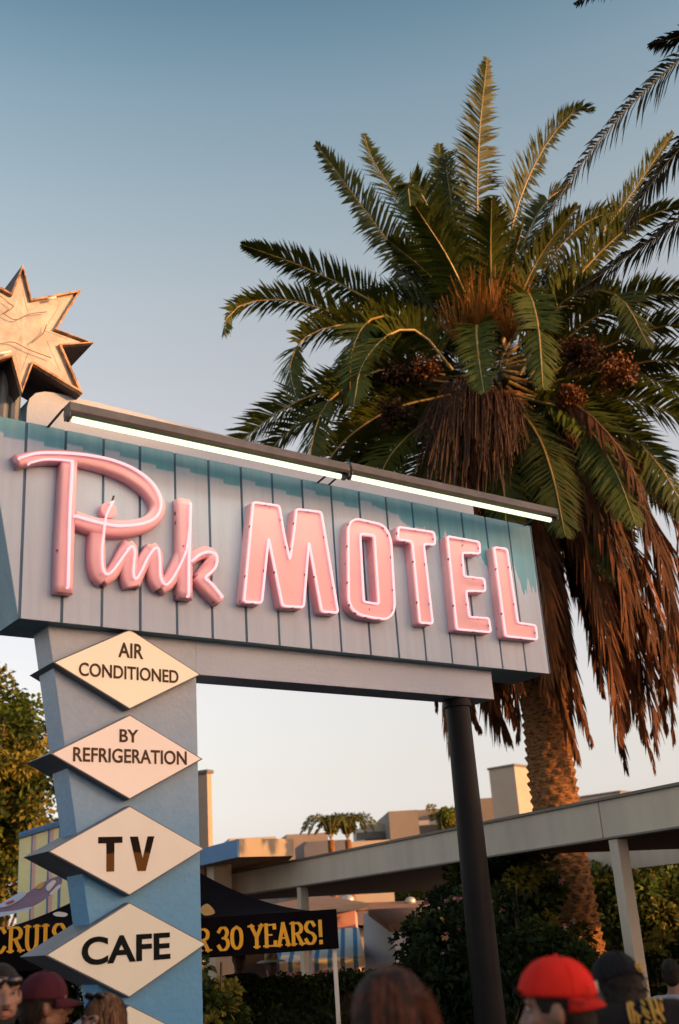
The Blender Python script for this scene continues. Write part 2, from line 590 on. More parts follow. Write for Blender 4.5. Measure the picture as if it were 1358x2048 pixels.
for zc, fm, words, ink, lab in dia:
    b = MB()
    hw, hh, uc = .648, .328, -.03
    b.prism([V((uc - hw, -.09, zc)), V((uc, -.09, zc + hh)), V((uc + hw, -.09, zc)), V((uc, -.09, zc - hh))], V((0, .48, 0)))
    d_ = sign.part("diamond_panel", b, DSIDE, local=True, bevel=.004, label=lab)
    fix_normals(d_)
    b = MB()
    k = .965
    b.prism([V((uc - hw * k, -.0935, zc)), V((uc, -.0935, zc + hh * k)), V((uc + hw * k, -.0935, zc)), V((uc, -.0935, zc - hh * k))], V((0, .0033, 0)))
    fp = sign.part("face_plate", b, fm, parent=d_, local=True)
    fix_normals(fp)
    for wd, a, c, bold in words:
        if a is None:                     # bold condensed T and V cut as plain shapes
            for poly in ([(196.5, 1674), (245, 1673), (245, 1685.5), (229, 1686), (228.5, 1743), (213, 1743.5), (213, 1686.5), (196.5, 1687)],
                         [(260, 1673), (276, 1673), (285.5, 1717), (295.5, 1672.5), (309, 1672.5), (291.5, 1742), (275.5, 1742)]):
                b = MB()
                b.prism([L(x, y, .0965) for x, y in poly], V((0, .004, 0)))
                lt_ = sign.part("lettering", b, TVI, parent=d_, local=True)
                fix_normals(lt_)
            continue
        p, q = L(*a, .095), L(*c, .095)
        text_part(d_, sign, wd, (p.x, p.z), (q.x, q.z), .0965, ink if ink else TVI, bold)

# ---- neon letters
PINK = mat("pink_letter_enamel", (.83, .43, .48), .42, .05, 3.0, bump=.05, bscale=20)
def rust(m):
    t = m.node_tree
    bb = t.nodes['Principled BSDF']
    src = bb.inputs['Base Color'].links[0].from_socket
    co = [n for n in t.nodes if n.type == 'TEX_COORD'][0]
    nz = t.nodes.new("ShaderNodeTexNoise")
    nz.inputs['Scale'].default_value = 9
    nz.inputs['Detail'].default_value = 5
    t.links.new(co.outputs['Object'], nz.inputs['Vector'])
    mr = t.nodes.new("ShaderNodeMapRange")
    mr.inputs[1].default_value, mr.inputs[2].default_value = .685, .73
    t.links.new(nz.outputs['Fac'], mr.inputs[0])
    x = t.nodes.new("ShaderNodeMix")
    x.data_type = 'RGBA'
    t.links.new(mr.outputs[0], x.inputs[0])
    t.links.new(src, x.inputs[6])
    x.inputs[7].default_value = (.22, .06, .04, 1)
    t.links.new(x.outputs[2], bb.inputs['Base Color'])
rust(PINK)
NEON = emit("neon_pink_glow", (1.0, .60, .63), .92)
NEON2 = emit("neon_pink_bright", (1.0, .60, .63), .92)
DARKM = mat("dark_fitting_metal", (.03, .03, .035), .5, .3, 6)
MPP = .00425
def stroke(mb, pts, wid, off_f, off_b, per=7):
    P = [L(x, y, off_f) for x, y in pts]
    Q = smooth_path([V((p.x, p.z, w_ * MPP)) for p, w_ in zip(P, wid)], per)
    n = len(Q)
    prof = lambda h: [(-h, off_b), (-h, off_f - .028), (-h + .008, off_f - .010), (-h + .026, off_f), (h - .026, off_f), (h - .008, off_f - .010), (h, off_f - .028), (h, off_b)]
    o = len(mb.v)
    for i in range(n):
        a, c = Q[max(i - 1, 0)], Q[min(i + 1, n - 1)]
        t = V((c.x - a.x, c.y - a.y, 0)).normalized()
        nx, nz_ = -t.y, t.x
        for h, of in prof(Q[i].z / 2):
            mb.v.append(V((Q[i].x + nx * h, -of, Q[i].y + nz_ * h)))
    k = 8
    for i in range(n - 1):
        for j in range(k):
            j2 = (j + 1) % k
            mb.f.append((o + i * k + j, o + i * k + j2, o + (i + 1) * k + j2, o + (i + 1) * k + j)); mb.m.append(0)
    mb.f += [tuple(o + j for j in range(k)), tuple(o + (n - 1) * k + j for j in range(k - 1, -1, -1))]
    mb.m += [0, 0]
def zz(lst, k, ox, oy): return [(x * k + ox, y * k + oy) for x, y in lst]
K1 = .25037
def neon_part(parent, pts, off, r=.0115, per=6, m=NEON, ends=True):
    b = MB()
    Q = smooth_path([L(x, y, off) for x, y in pts], per)
    if ends:
        Q = [V((Q[0].x, -.20, Q[0].z))] + Q + [V((Q[-1].x, -.20, Q[-1].z))]
    b.tube(Q, r, 8)
    return sign.part("neon_tube", b, m, parent=parent, local=True, smooth=True)
# P
b = MB()
stroke(b, zz([(562, 235), (545, 620), (528, 1000), (520, 1298)], K1, 0, 860), [34, 35, 35, 35], 0.2220, .11 , 5)
stroke(b, zz([(138, 240), (315, 207), (490, 203), (670, 222), (865, 268), (1050, 343), (1192, 450), (1274, 580), (1255, 680), (1155, 750), (985, 778), (800, 760), (710, 738), (600, 695)], K1, 0, 860), [26, 27, 28, 29, 31, 34, 34, 31, 31, 31, 34, 35, 34, 33], 0.2180, .11 )
P_ = sign.part("letter", b, PINK, local=True, smooth=True, label="pink script letter P with a wide swept bowl")
fix_normals(P_)
neon_part(P_, zz([(580, 245), (560, 640), (552, 950), (545, 1255)], K1, 0, 860), 0.247)
neon_part(P_, zz([(160, 222), (300, 185), (500, 183), (700, 200), (900, 240), (1080, 315), (1220, 425), (1285, 560), (1260, 680), (1150, 745), (950, 765), (780, 735), (600, 685)], K1, 0, 860), 0.244)
neon_part(P_, zz([(240, 262), (350, 236), (470, 236), (575, 246)], K1, 0, 860), 0.241, r=.009)
# ink
OX, OY = 160, 960
b = MB()
stroke(b, zz([(150, 425), (148, 560), (150, 660), (168, 745), (208, 785)], K1, OX, OY), [32, 34, 34, 33, 31], 0.2120, .11 )
stroke(b, zz([(190, 800), (262, 745), (322, 650), (375, 545), (398, 500)], K1, OX, OY), [24, 26, 25, 25, 24], 0.2090, .11 )
i_ = sign.part("letter", b, PINK, local=True, smooth=True, label="pink script letter i below the bowl of the P")
fix_normals(i_)
b = MB()
stroke(b, zz([(385, 495), (412, 560), (408, 690), (408, 780), (425, 850)], K1, OX, OY), [27, 33, 34, 34, 28], 0.2125, .11 )
stroke(b, zz([(438, 830), (480, 735), (535, 620), (585, 530)], K1, OX, OY), [27, 27, 26, 24], 0.2095, .11 )
stroke(b, zz([(572, 515), (612, 590), (612, 700), (625, 790), (662, 845)], K1, OX, OY), [27, 33, 33, 33, 31], 0.2150, .11 )
stroke(b, zz([(650, 862), (715, 815), (775, 710), (825, 590), (850, 470)], K1, OX, OY), [26, 28, 28, 26, 24], 0.2120, .11 )
n_ = sign.part("letter", b, PINK, local=True, smooth=True, label="pink script letter n in the middle of the word")
fix_normals(n_)
b = MB()
stroke(b, zz([(840, 150), (845, 400), (848, 650), (850, 945)], K1, OX, OY), [33, 34, 35, 33], 0.2220, .11 , 5)
stroke(b, zz([(880, 640), (950, 590), (1015, 570), (1065, 600), (1062, 660), (1010, 730), (965, 785)], K1, OX, OY), [24, 25, 27, 29, 29, 28, 26], 0.2180, .11 )
stroke(b, zz([(948, 760), (1010, 830), (1080, 905), (1135, 962)], K1, OX, OY), [28, 30, 29, 25], 0.2210, .11 )
k_ = sign.part("letter", b, PINK, local=True, smooth=True, label="pink script letter k with a kicked leg")
fix_normals(k_)
neon_part(i_, zz([(265, 170), (215, 275), (197, 370), (190, 440), (180, 520), (178, 610), (185, 705), (215, 752), (265, 722), (338, 622), (395, 545)], K1, OX, OY), 0.252, r=.010)
neon_part(n_, zz([(395, 545), (418, 530), (440, 570), (432, 660), (430, 755), (450, 788), (490, 730), (540, 625), (595, 550), (628, 555), (640, 650), (645, 770), (682, 835), (730, 800), (795, 690), (850, 570)], K1, OX, OY), 0.241, r=.010)
neon_part(k_, zz([(885, 185), (880, 400), (872, 650), (870, 925)], K1, OX, OY), 0.250)
neon_part(k_, zz([(850, 570), (868, 450), (884, 330)], K1, OX, OY), 0.243, r=.009)
neon_part(k_, zz([(905, 640), (960, 595), (1035, 575), (1092, 605), (1088, 685), (1050, 735), (1005, 780), (1055, 830), (1138, 930)], K1, OX, OY), 0.244)
b = MB()
c = L(*zz([(232, 240)], K1, OX, OY)[0], .195)
b.prism([V((c.x + .072 * math.cos(2 * math.pi * k / 28), -.195, c.z + .072 * math.sin(2 * math.pi * k / 28))) for k in range(28)], V((0, .085, 0)))
d_ = sign.part("letter_dot", b, PINK, local=True, bevel=.015, label="round pink dot of the letter i")
fix_normals(d_)
b = MB()
p = L(*zz([(258, 165)], K1, OX, OY)[0], .252)
q = L(*zz([(270, 128)], K1, OX, OY)[0], .252)
b.tube([p, q], .009, 6)
sign.part("tube_cap", b, DARKM, parent=d_, local=True)

# MOTEL
def off_poly(pts, d):                     # grow a (u, z) outline by d
    n = len(pts)
    ar = sum(pts[i].x * pts[(i + 1) % n].z - pts[(i + 1) % n].x * pts[i].z for i in range(n))
    sg = 1 if ar > 0 else -1
    out = []
    for i in range(n):
        a, b_, c_ = pts[i - 1], pts[i], pts[(i + 1) % n]
        e1, e2 = V((b_.x - a.x, 0, b_.z - a.z)).normalized(), V((c_.x - b_.x, 0, c_.z - b_.z)).normalized()
        n1, n2 = V((e1.z, 0, -e1.x)) * sg, V((e2.z, 0, -e2.x)) * sg
        m_ = (n1 + n2)
        m_ = m_ / max(m_.length_squared / 2, .35)
        out.append(V((b_.x, b_.y, b_.z)) + m_ * d)
    return out
K4, K5 = .17673, .19146
block = {
    "M": (zz([(185, 135), (395, 165), (432, 385), (478, 600), (505, 420), (530, 190), (730, 215), (865, 1022), (733, 1012), (630, 455), (590, 978), (420, 968), (308, 425), (255, 943), (110, 933)], K1, 460, 970), None),
    "T": (zz([(772, 190), (1180, 250), (1190, 395), (1062, 388), (1165, 1288), (1018, 1278), (930, 358), (768, 335)], K4, 660, 1020), None),
    "E": (zz([(180, 115), (515, 175), (525, 300), (338, 292), (358, 535), (568, 560), (580, 695), (378, 690), (412, 960), (615, 972), (637, 1122), (280, 1090)], K5, 860, 1050), None),
    "L": (zz([(668, 230), (805, 248), (920, 1020), (1105, 1047), (1122, 1198), (790, 1162)], K5, 860, 1050), None),
    "O": (zz([(205, 200), (235, 128), (300, 97), (580, 160), (648, 225), (692, 340), (715, 720), (735, 1085), (712, 1180), (640, 1240), (480, 1218), (340, 1190), (250, 1125), (210, 1020), (207, 620)], K4, 660, 1020),
          zz([(345, 275), (500, 290), (550, 1062), (385, 1035)], K4, 660, 1020))}
def resample(pts, n, start):
    m_ = len(pts)
    k0 = min(range(m_), key=lambda i: (pts[i].x - start.x) ** 2 + (pts[i].z - start.z) ** 2)
    pts = pts[k0:] + pts[:k0]
    ln = [(pts[(i + 1) % m_] - pts[i]).length for i in range(m_)]
    tot = sum(ln)
    out, i, acc = [], 0, 0.0
    for k in range(n):
        d = tot * k / n
        while acc + ln[i] < d: acc += ln[i]; i += 1
        out.append(pts[i].lerp(pts[(i + 1) % m_], (d - acc) / ln[i]))
    return out
OF = .215
for ch in "MOTEL":
    outl, hole = block[ch]
    P = [L(x, y, OF + .02) for x, y in outl]
    P = [V((p.x, -OF, p.z)) for p in P]
    face = round_poly(off_poly(P, .010), .03 if ch != "O" else .05)
    b = MB()
    if hole:
        Hh = [L(x, y, OF + .02) for x, y in hole]
        Hh = [V((p.x, -OF, p.z)) for p in Hh]
        hf = round_poly(off_poly(Hh, -.010), .015)
        st = min(face, key=lambda p: p.x - p.z)
        sth = min(hf, key=lambda p: p.x - p.z)
        ro, ri = resample(face, 96, st), resample(hf, 96, sth)
        b.ringprism(ro, ri, V((0, .105, 0)))
    else:
        b.prism(face, V((0, .105, 0)))
    lo = sign.part("letter", b, PINK, local=True, bevel=.010, label="pink block letter " + ch + " outlined in neon")
    fix_normals(lo)
    for ring in ([P, Hh] if hole else [P]):
        b = MB()
        rr = round_poly([V((p.x, -OF - .022, p.z)) for p in (off_poly(ring, -.002) if ring is P else off_poly(ring, .004))], .03 if ch != "O" or ring is not P else .06)
        b.tube(rr, .0105, 8, closed=True)
        sign.part("neon_tube", b, NEON2, parent=lo, local=True, smooth=True)
    # glass standoffs that hold the tube
    n = len(P)
    for i in range(n):
        a, c = P[i], P[(i + 1) % n]
        k = max(1, int((c - a).length / .34))
        for q in range(k):
            p = a.lerp(c, (q + .5) / k)
            b = MB()
            b.tube([(p.x, -OF + .002, p.z), (p.x, -OF - .026, p.z)], .011, 6)
            sign.part("tube_support", b, mat("support_rust_red", (.25, .055, .045), .5, .3, 9), parent=lo, local=True)

# ---- light fixtures over the cabinet
TUBE = emit("fluorescent_tube_glow", (.84, 1.0, .62), 1.15)
HOUS = mat("fixture_housing_paint", (.16, .145, .135), .5, .25, 5, bump=.15)
FO = .50
def fixture(xa, ya, xb, yb, arms):
    p, q = L(xa, ya, FO), L(xb, yb, FO)
    zt = (p.z + q.z) / 2
    b = MB()
    u0, u1 = p.x - .05, q.x + .07
    # bent sheet reflector: open below
    sec = [(-.055, .025), (-.075, .045), (-.055, .125), (.055, .125), (.075, .045), (.055, .025), (.045, .030), (.06, .05), (.045, .112), (-.045, .112), (-.06, .05), (-.045, .030)]
    b.prism([V((u0, -FO + y, zt + z)) for y, z in sec], V((u1 - u0, 0, 0)))
    b.box((u0 + .006, -FO, zt + .06), (.010, .125, .13))
    b.box((u1 - .006, -FO, zt + .06), (.010, .125, .13))
    h = sign.part("light_fixture", b, HOUS, local=True, bevel=.003)
    fix_normals(h)
    ld = bpy.data.lights.new("tube_light", 'AREA')      # the lit tube's own light, thrown down by its reflector
    ld.shape, ld.size, ld.size_y, ld.energy, ld.color = 'RECTANGLE', (q.x - p.x), .06, 11.0, (.86, 1.0, .74)
    lo_ = bpy.data.objects.new("tube_light", ld)
    COL.objects.link(lo_)
    lo_.parent = h
    lo_.location = ((p.x + q.x) / 2, -FO, zt - .03)
    lo_.rotation_euler = (R(-28), 0, 0)
    b = MB()
    b.tube([(p.x, -FO, zt), (q.x, -FO, zt)], .026, 12)
    sign.part("fluorescent_tube", b, TUBE, parent=h, local=True, smooth=True)
    for u in (p.x - .03, q.x + .03):
        b = MB()
        b.tube([(u, -FO, zt), (u + (.02 if u > p.x else -.02), -FO, zt)], .03, 10)
        b.box((u, -FO, zt + .035), (.02, .04, .06))
        sign.part("tube_socket", b, DARKM, parent=h, local=True)
    for u in arms:
        b = MB()
        b.tube([(u - .02, -DF + .03, ZT - .01), (u, -FO + .12, zt + .13), (u, -FO + .03, zt + .12)], .011, 6)
        sign.part("bracket_arm", b, DARKM, parent=h, local=True)
    return zt
pa, pb, pc, pd = L(145, 848, FO), L(680, 945, FO), L(705, 955, FO), L(1100, 1040, FO)
fixture(145, 848, 680, 945, [pa.x - .035, pb.x + .03])
fixture(705, 955, 1100, 1040, [pc.x + .02, pd.x + .03])

# ---- star
K6 = .16604
outer = [(278, 48), (985, 355), (1130, 995), (1000, 1605), (268, 1605), (-435, 1300), (-580, 665), (-450, 55)]
inner = [(385, 465), (690, 830), (745, 1025), (400, 1245), (145, 1165), (-140, 830), (-195, 635), (140, 395)]
pts = []
for a, c in zip(outer, inner):
    pts += [(a[0] * K6, a[1] * K6 + 520), (c[0] * K6, c[1] * K6 + 520)]
SP = [L(x, y, DF) for x, y in pts]
STAR = mat("star_gold_enamel", (.41, .385, .36), .6, .10, 5, metal=.0, bump=.35, bscale=9, col2=(.51, .485, .455))
STARS = mat("star_rusted_sheet", (.07, .045, .035), .7, .4, 4, bump=.3)
cen = sum(SP, V((0, 0, 0))) / 16
b = MB()
b.prism([V((p.x, -DF + .05, p.z)) for p in SP], V((0, .50, 0)), 0, 0)
st = sign.part("star", b, STARS, local=True)
fix_normals(st)
b = MB()                                   # raised rusty rim round a dished face
def scl(p, k, off): return V((cen.x + (p.x - cen.x) * k, -off, cen.z + (p.z - cen.z) * k))
o1 = [scl(p, 1, DF) for p in SP]
i1 = [scl(p, .93, DF) for p in SP]
b.ringprism(o1, i1, V((0, .052, 0)))
r_ = sign.part("star_rim", b, mat("star_rim_rust", (.30, .15, .08), .6, .4, 9, col2=(.55, .33, .19)), parent=st, local=True)
fix_normals(r_)
b = MB()
vs = [scl(SP[i], .93, DF - .04) for i in range(16)] + [scl(SP[i], .66, DF - .032) for i in range(16)] + [scl(SP[i], .62, DF - .036) for i in range(16)] + [scl(cen, 1, DF - .02)]
fs = []
for k in range(2):
    for i in range(16):
        j = (i + 1) % 16
        fs.append((k * 16 + i, k * 16 + j, k * 16 + 16 + j, k * 16 + 16 + i))
fs += [(32 + i, 32 + (i + 1) % 16, 48) for i in range(16)]
b.add(vs, fs)
sf = sign.part("star_face", b, STAR, parent=st, local=True)
fix_normals(sf)
for a, c in (((575, 470), (672, 448)), ((-60, 1140), (130, 1100))):
    b = MB()
    p, q = L(a[0] * K6, a[1] * K6 + 520, DF + .03), L(c[0] * K6, c[1] * K6 + 520, DF + .03)
    b.tube([p, q], .011, 8)
    sign.part("star_tube", b, mat("white_glass_tube", (.85, .85, .80), .12, .03, 3), parent=st, local=True, smooth=True)
b = MB()                                   # wires sagging over the star face
for a in ([(30, 640), (185, 720), (330, 660), (430, 640), (560, 625)], [(560, 780), (520, 880), (380, 1000)], [(0, 430), (110, 520), (160, 560), (60, 640)], [(0, 1010), (160, 990), (350, 1080), (620, 1180)]):
    b.tube(smooth_path([L(x * K6, y * K6 + 520, DF + .012) for x, y in a], 5), .004, 5)
sign.part("star_wire", b, mat("wire_rust", (.22, .14, .09), .7, .3, 8), parent=st, local=True)
b = MB()                                   # struts that carry the star
for x0, y0, x1, y1, r in ((5, 838, 12, 765, .045), (28, 842, 40, 770, .05)):
    p, q = L(x0, y0, -.1), L(x1, y1, -.1)
    b.tube([(p.x, .12, ZT - .01), (p.x + .01, .12, 6.55)], r, 10)
p = L(20, 800, -.1)
b.box((p.x - .25, .13, 6.02), (.5, .12, .05))
sign.part("star_strut", b, mat("strut_steel", (.13, .15, .17), .5, .3, 5), parent=st, local=True)
# ------------------------------------------------------------------ unseen block added to keep the evening sun off the sign
sd_, qd_ = az(112), az(22)
WALLX = mat("blocker_stucco", (.45, .40, .34), .8, .15, 2, bump=.2)
WINX = mat("window_glass_dark", (.03, .035, .04), .08, .2, 2)
def sq(s_, q_, z): return sd_ * s_ + qd_ * q_ + V((0, 0, z))
sunblock = Thing("sun_blocker", "unseen stepped stucco block added to keep the evening sun off the sign", "building", sq(40, 6, 0))
ROT = Matrix((sd_, qd_, V((0, 0, 1)))).transposed()
SB = 55
HX = 6.16 + (SB + 4.9) * math.tan(R(SUN_EL))
b = MB()
b.box(sq(SB + 3, 5.0, HX / 2), (6, 22.6, HX), ROT)
sunblock.part("wall", b, WALLX)
b = MB()
b.box(sq(SB + 3.2, 10.6, HX + 4), (5, 5.2, 8), ROT)  # taller part added to shade the nearer palm
sunblock.part("upper_blocker", b, WALLX)
for q_ in range(-2, 15, 4):  # window panes dressing the added block
    for z_ in (2.2, 5.4, 8.6, 11.8):
        b = MB()
        b.box(sq(SB - .01, q_, z_), (.06, 1.6, 1.5), ROT)
        sunblock.part("window", b, WINX)

# ------------------------------------------------------------------ foliage builders
def leaf(mb, p, d, ln, wd, m=0, bend=.2):
    d = d.normalized()
    s = d.cross(V((random.uniform(-1, 1), random.uniform(-1, 1), random.uniform(.2, 1)))).normalized() * wd * .5
    q = p + d * ln * .55
    t = p + d * ln - V((0, 0, ln * bend))
    o = len(mb.v)
    mb.v += [p, q + s, t, q - s]
    mb.f.append((o, o + 1, o + 2, o + 3))
    mb.m.append(m)
def rdir(up=.0):
    while True:
        v = V((random.uniform(-1, 1), random.uniform(-1, 1), random.uniform(-1, 1)))
        if .1 < v.length < 1:
            v = v.normalized() + V((0, 0, up))
            return v.normalized()
def clumps(mb, cen, rad, n, cr, per, ll, lw, shell=.45, rnd=random, nm=1, flat=0.8, zmin=.05):
    cen = V(cen)
    for i in range(n):
        d = rdir()
        k = (shell + (1 - shell) * rnd.random()) * (0.82 + .36 * noise.noise(d * 1.7 + cen))
        c = cen + V((d.x * rad[0] * k, d.y * rad[1] * k, d.z * rad[2] * k))
        mi = rnd.randrange(nm)
        r_ = cr * rnd.uniform(.6, 1.25)
        for j in range(per):
            e = rdir(.15)
            p = c + V((e.x, e.y, e.z * flat)) * r_ * (rnd.random() ** .4)
            if p.z < zmin: continue
            leaf(mb, p, (e + rdir() * .8 + V((0, 0, .1))), ll * rnd.uniform(.6, 1.2), lw * rnd.uniform(.7, 1.2), mi)

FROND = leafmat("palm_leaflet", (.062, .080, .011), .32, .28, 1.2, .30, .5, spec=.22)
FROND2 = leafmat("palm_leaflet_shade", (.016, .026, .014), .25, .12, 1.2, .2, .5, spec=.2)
RACH = mat("palm_rib", (.36, .25, .07), .45, .25, 2, objrand=.2)
DEADL = leafmat("dead_palm_leaflet", (.125, .048, .017), .4, .15, 1.5, .6, .7, spec=.2)
DEADR = mat("dead_palm_rib", (.19, .085, .035), .7, .3, 2, objrand=.25)

LS = 1.0
def frond_mesh(path, ll=.55, n=128, vee=.30, fwd=.62, droop=.10, lw=.052, t0=.10, rr=.030, twist=0.0, blend=0.0, radial=None, dead=False, rnd=random):
    P = smooth_path(path, 8)
    ln = [0.0]
    for i in range(1, len(P)): ln.append(ln[-1] + (P[i] - P[i - 1]).length)
    tot = ln[-1]
    def ev(t):
        d = t * tot
        i = 1
        while i < len(P) - 1 and ln[i] < d: i += 1
        f = (d - ln[i - 1]) / max(ln[i] - ln[i - 1], 1e-6)
        return P[i - 1].lerp(P[i], f), (P[i] - P[i - 1]).normalized()
    if radial is None:
        radial = path[-1] - path[0]
    radial = V((radial[0], radial[1], 0))
    if radial.length < .05: radial = V((0, -1, 0))
    radial.normalize()
    side0 = V((-radial.y, radial.x, 0))
    mb = MB()
    k = 12
    mb.tube([ev(i / (k - 1))[0] for i in range(k)], [rr * (1 - .85 * i / (k - 1)) for i in range(k)], 5, m=1)
    for i in range(n):
        t = t0 + (1 - t0) * (i + .5) / n
        p, T = ev(min(t, .999))
        sd = (side0 - T * side0.dot(T)).normalized()
        if blend:
            sv = T.cross(p - CAM)
            if sv.length > 1e-4:
                sv = sv.normalized()
                if sv.dot(sd) < 0: sv = -sv
                sd = (sd * (1 - blend) + sv * blend).normalized()
        nn = T.cross(sd)
        if nn.dot(V((0, 0, 1)) - radial * .6) < 0: nn = -nn
        q = Quaternion(T, twist)
        sd, nn = q @ sd, q @ nn
        u_ = (t - t0) / (1 - t0)
        L_ = LS * ll * (math.sin(math.pi * min(1, (.16 + .84 * u_)) ** .8) ** .55 * .85 + .15) * (1.0 if u_ < .85 else 1 - (u_ - .85) * 1.6)
        fw_ = fwd + .7 * u_ ** 3
        for s in (-1, 1):
            if dead and rnd.random() < .12: continue
            if rnd.random() < .03: continue
            d = T * (fw_ + rnd.uniform(-.18, .18)) + sd * s * (1 + rnd.uniform(-.15, .15)) + nn * (vee + rnd.uniform(-.26, .26))
            d.normalize()
            if dead: d = (d + rdir() * .28 - V((0, 0, .75))).normalized()
            l_ = L_ * (rnd.uniform(.8, 1.1) if rnd.random() > .08 else rnd.uniform(.4, .7))
            mid = p + d * l_ * .5 - V((0, 0, l_ * droop * .25))
            tip = p + d * l_ - V((0, 0, l_ * droop * (1.2 + rnd.random())))
            wv = (T - d * T.dot(d)).normalized() * lw * .5
            o = len(mb.v)
            mb.v += [p - wv * .5, p + wv * .5, mid + wv, mid - wv, tip]
            mb.f += [(o, o + 1, o + 2, o + 3), (o + 3, o + 2, o + 4)]
            mb.m += [0, 0]
    return mb

def trunk_mesh(path, radii, rows, seg=56, amp=.13, cell=.135):
    P = smooth_path(path, 10)
    ln = [0.0]
    for i in range(1, len(P)): ln.append(ln[-1] + (P[i] - P[i - 1]).length)
    tot = ln[-1]
    mb = MB()
    for r in range(rows + 1):
        d = tot * r / rows
        i = 1
        while i < len(P) - 1 and ln[i] < d: i += 1
        f = min(1, (d - ln[i - 1]) / max(ln[i] - ln[i - 1], 1e-6))
        c = P[i - 1].lerp(P[i], f)
        k = r / rows * (len(radii) - 1)
        k0 = min(int(k), len(radii) - 2)
        rad = radii[k0] + (radii[k0 + 1] - radii[k0]) * (k - k0)
        for j in range(seg):
            th = 2 * math.pi * j / seg
            # overlapping leaf-base scars in a spiral
            best = 0
            a = th / (2 * math.pi) * 11 + d * .6
            row = d / cell
            for s_ in (0, 1):
                rw = math.floor(row) + s_
                aa = (a + .5 * rw) % 1.0 - .5
                v = row - rw
                h = max(0, 1 - abs(aa) * 1.9) * max(0, 1 + v) * (1 if v < 0 else max(0, 1 - v * 5))
                best = max(best, h)
            nz = noise.noise(V((c.x * 3 + math.cos(th) * 2, c.y * 3 + math.sin(th) * 2, d * 5)))
            rr = rad * (1 + amp * (best * 1.6 - .5) + .03 * nz)
            mb.v.append(c + V((math.cos(th) * rr, math.sin(th) * rr, 0)))
    for r in range(rows):
        for j in range(seg):
            j2 = (j + 1) % seg
            mb.f.append((r * seg + j, r * seg + j2, (r + 1) * seg + j2, (r + 1) * seg + j))
            mb.m.append(0)
    return mb
BARK = mat("palm_bark", (.075, .034, .014), .9, .35, 3, bump=.8, bscale=9, col2=(.30, .145, .058), amount=.46, stretch=(4, 4, 13), spec=.15)

# ------------------------------------------------------------------ the big date palm behind the sign
PD = 18.5
foot = at(1172, 1990, PD)
palm = Thing("palm_tree", "big date palm with a skirt of dead brown fronds standing behind the motel sign", "palm tree", (foot.x, foot.y, 0))
tp = [V((foot.x + .02, foot.y, -.1))] + [at(x, y, PD) for x, y in ((1160, 1916), (1128, 1722), (1107, 1577), (1086, 1400), (1042, 1080), (1005, 800))]
palm.part("trunk", trunk_mesh(tp, [.40, .38, .365, .36, .355, .36, .40, .42], 380), BARK, smooth=True)
heart = at(985, 700, PD)
frA = random.Random(11)
def pf(pts, d0, d1, **kw):
    n = len(pts)
    kw['ll'] = kw.get('ll', .55) * 1.25
    path = [at(x, y, PD + d0 + (d1 - d0) * (i / (n - 1)) ** 1.2) for i, (x, y) in enumerate(pts)]
    o = palm.part("frond", frond_mesh(path, rnd=frA, **kw), [FROND, RACH], smooth=False)
    return o
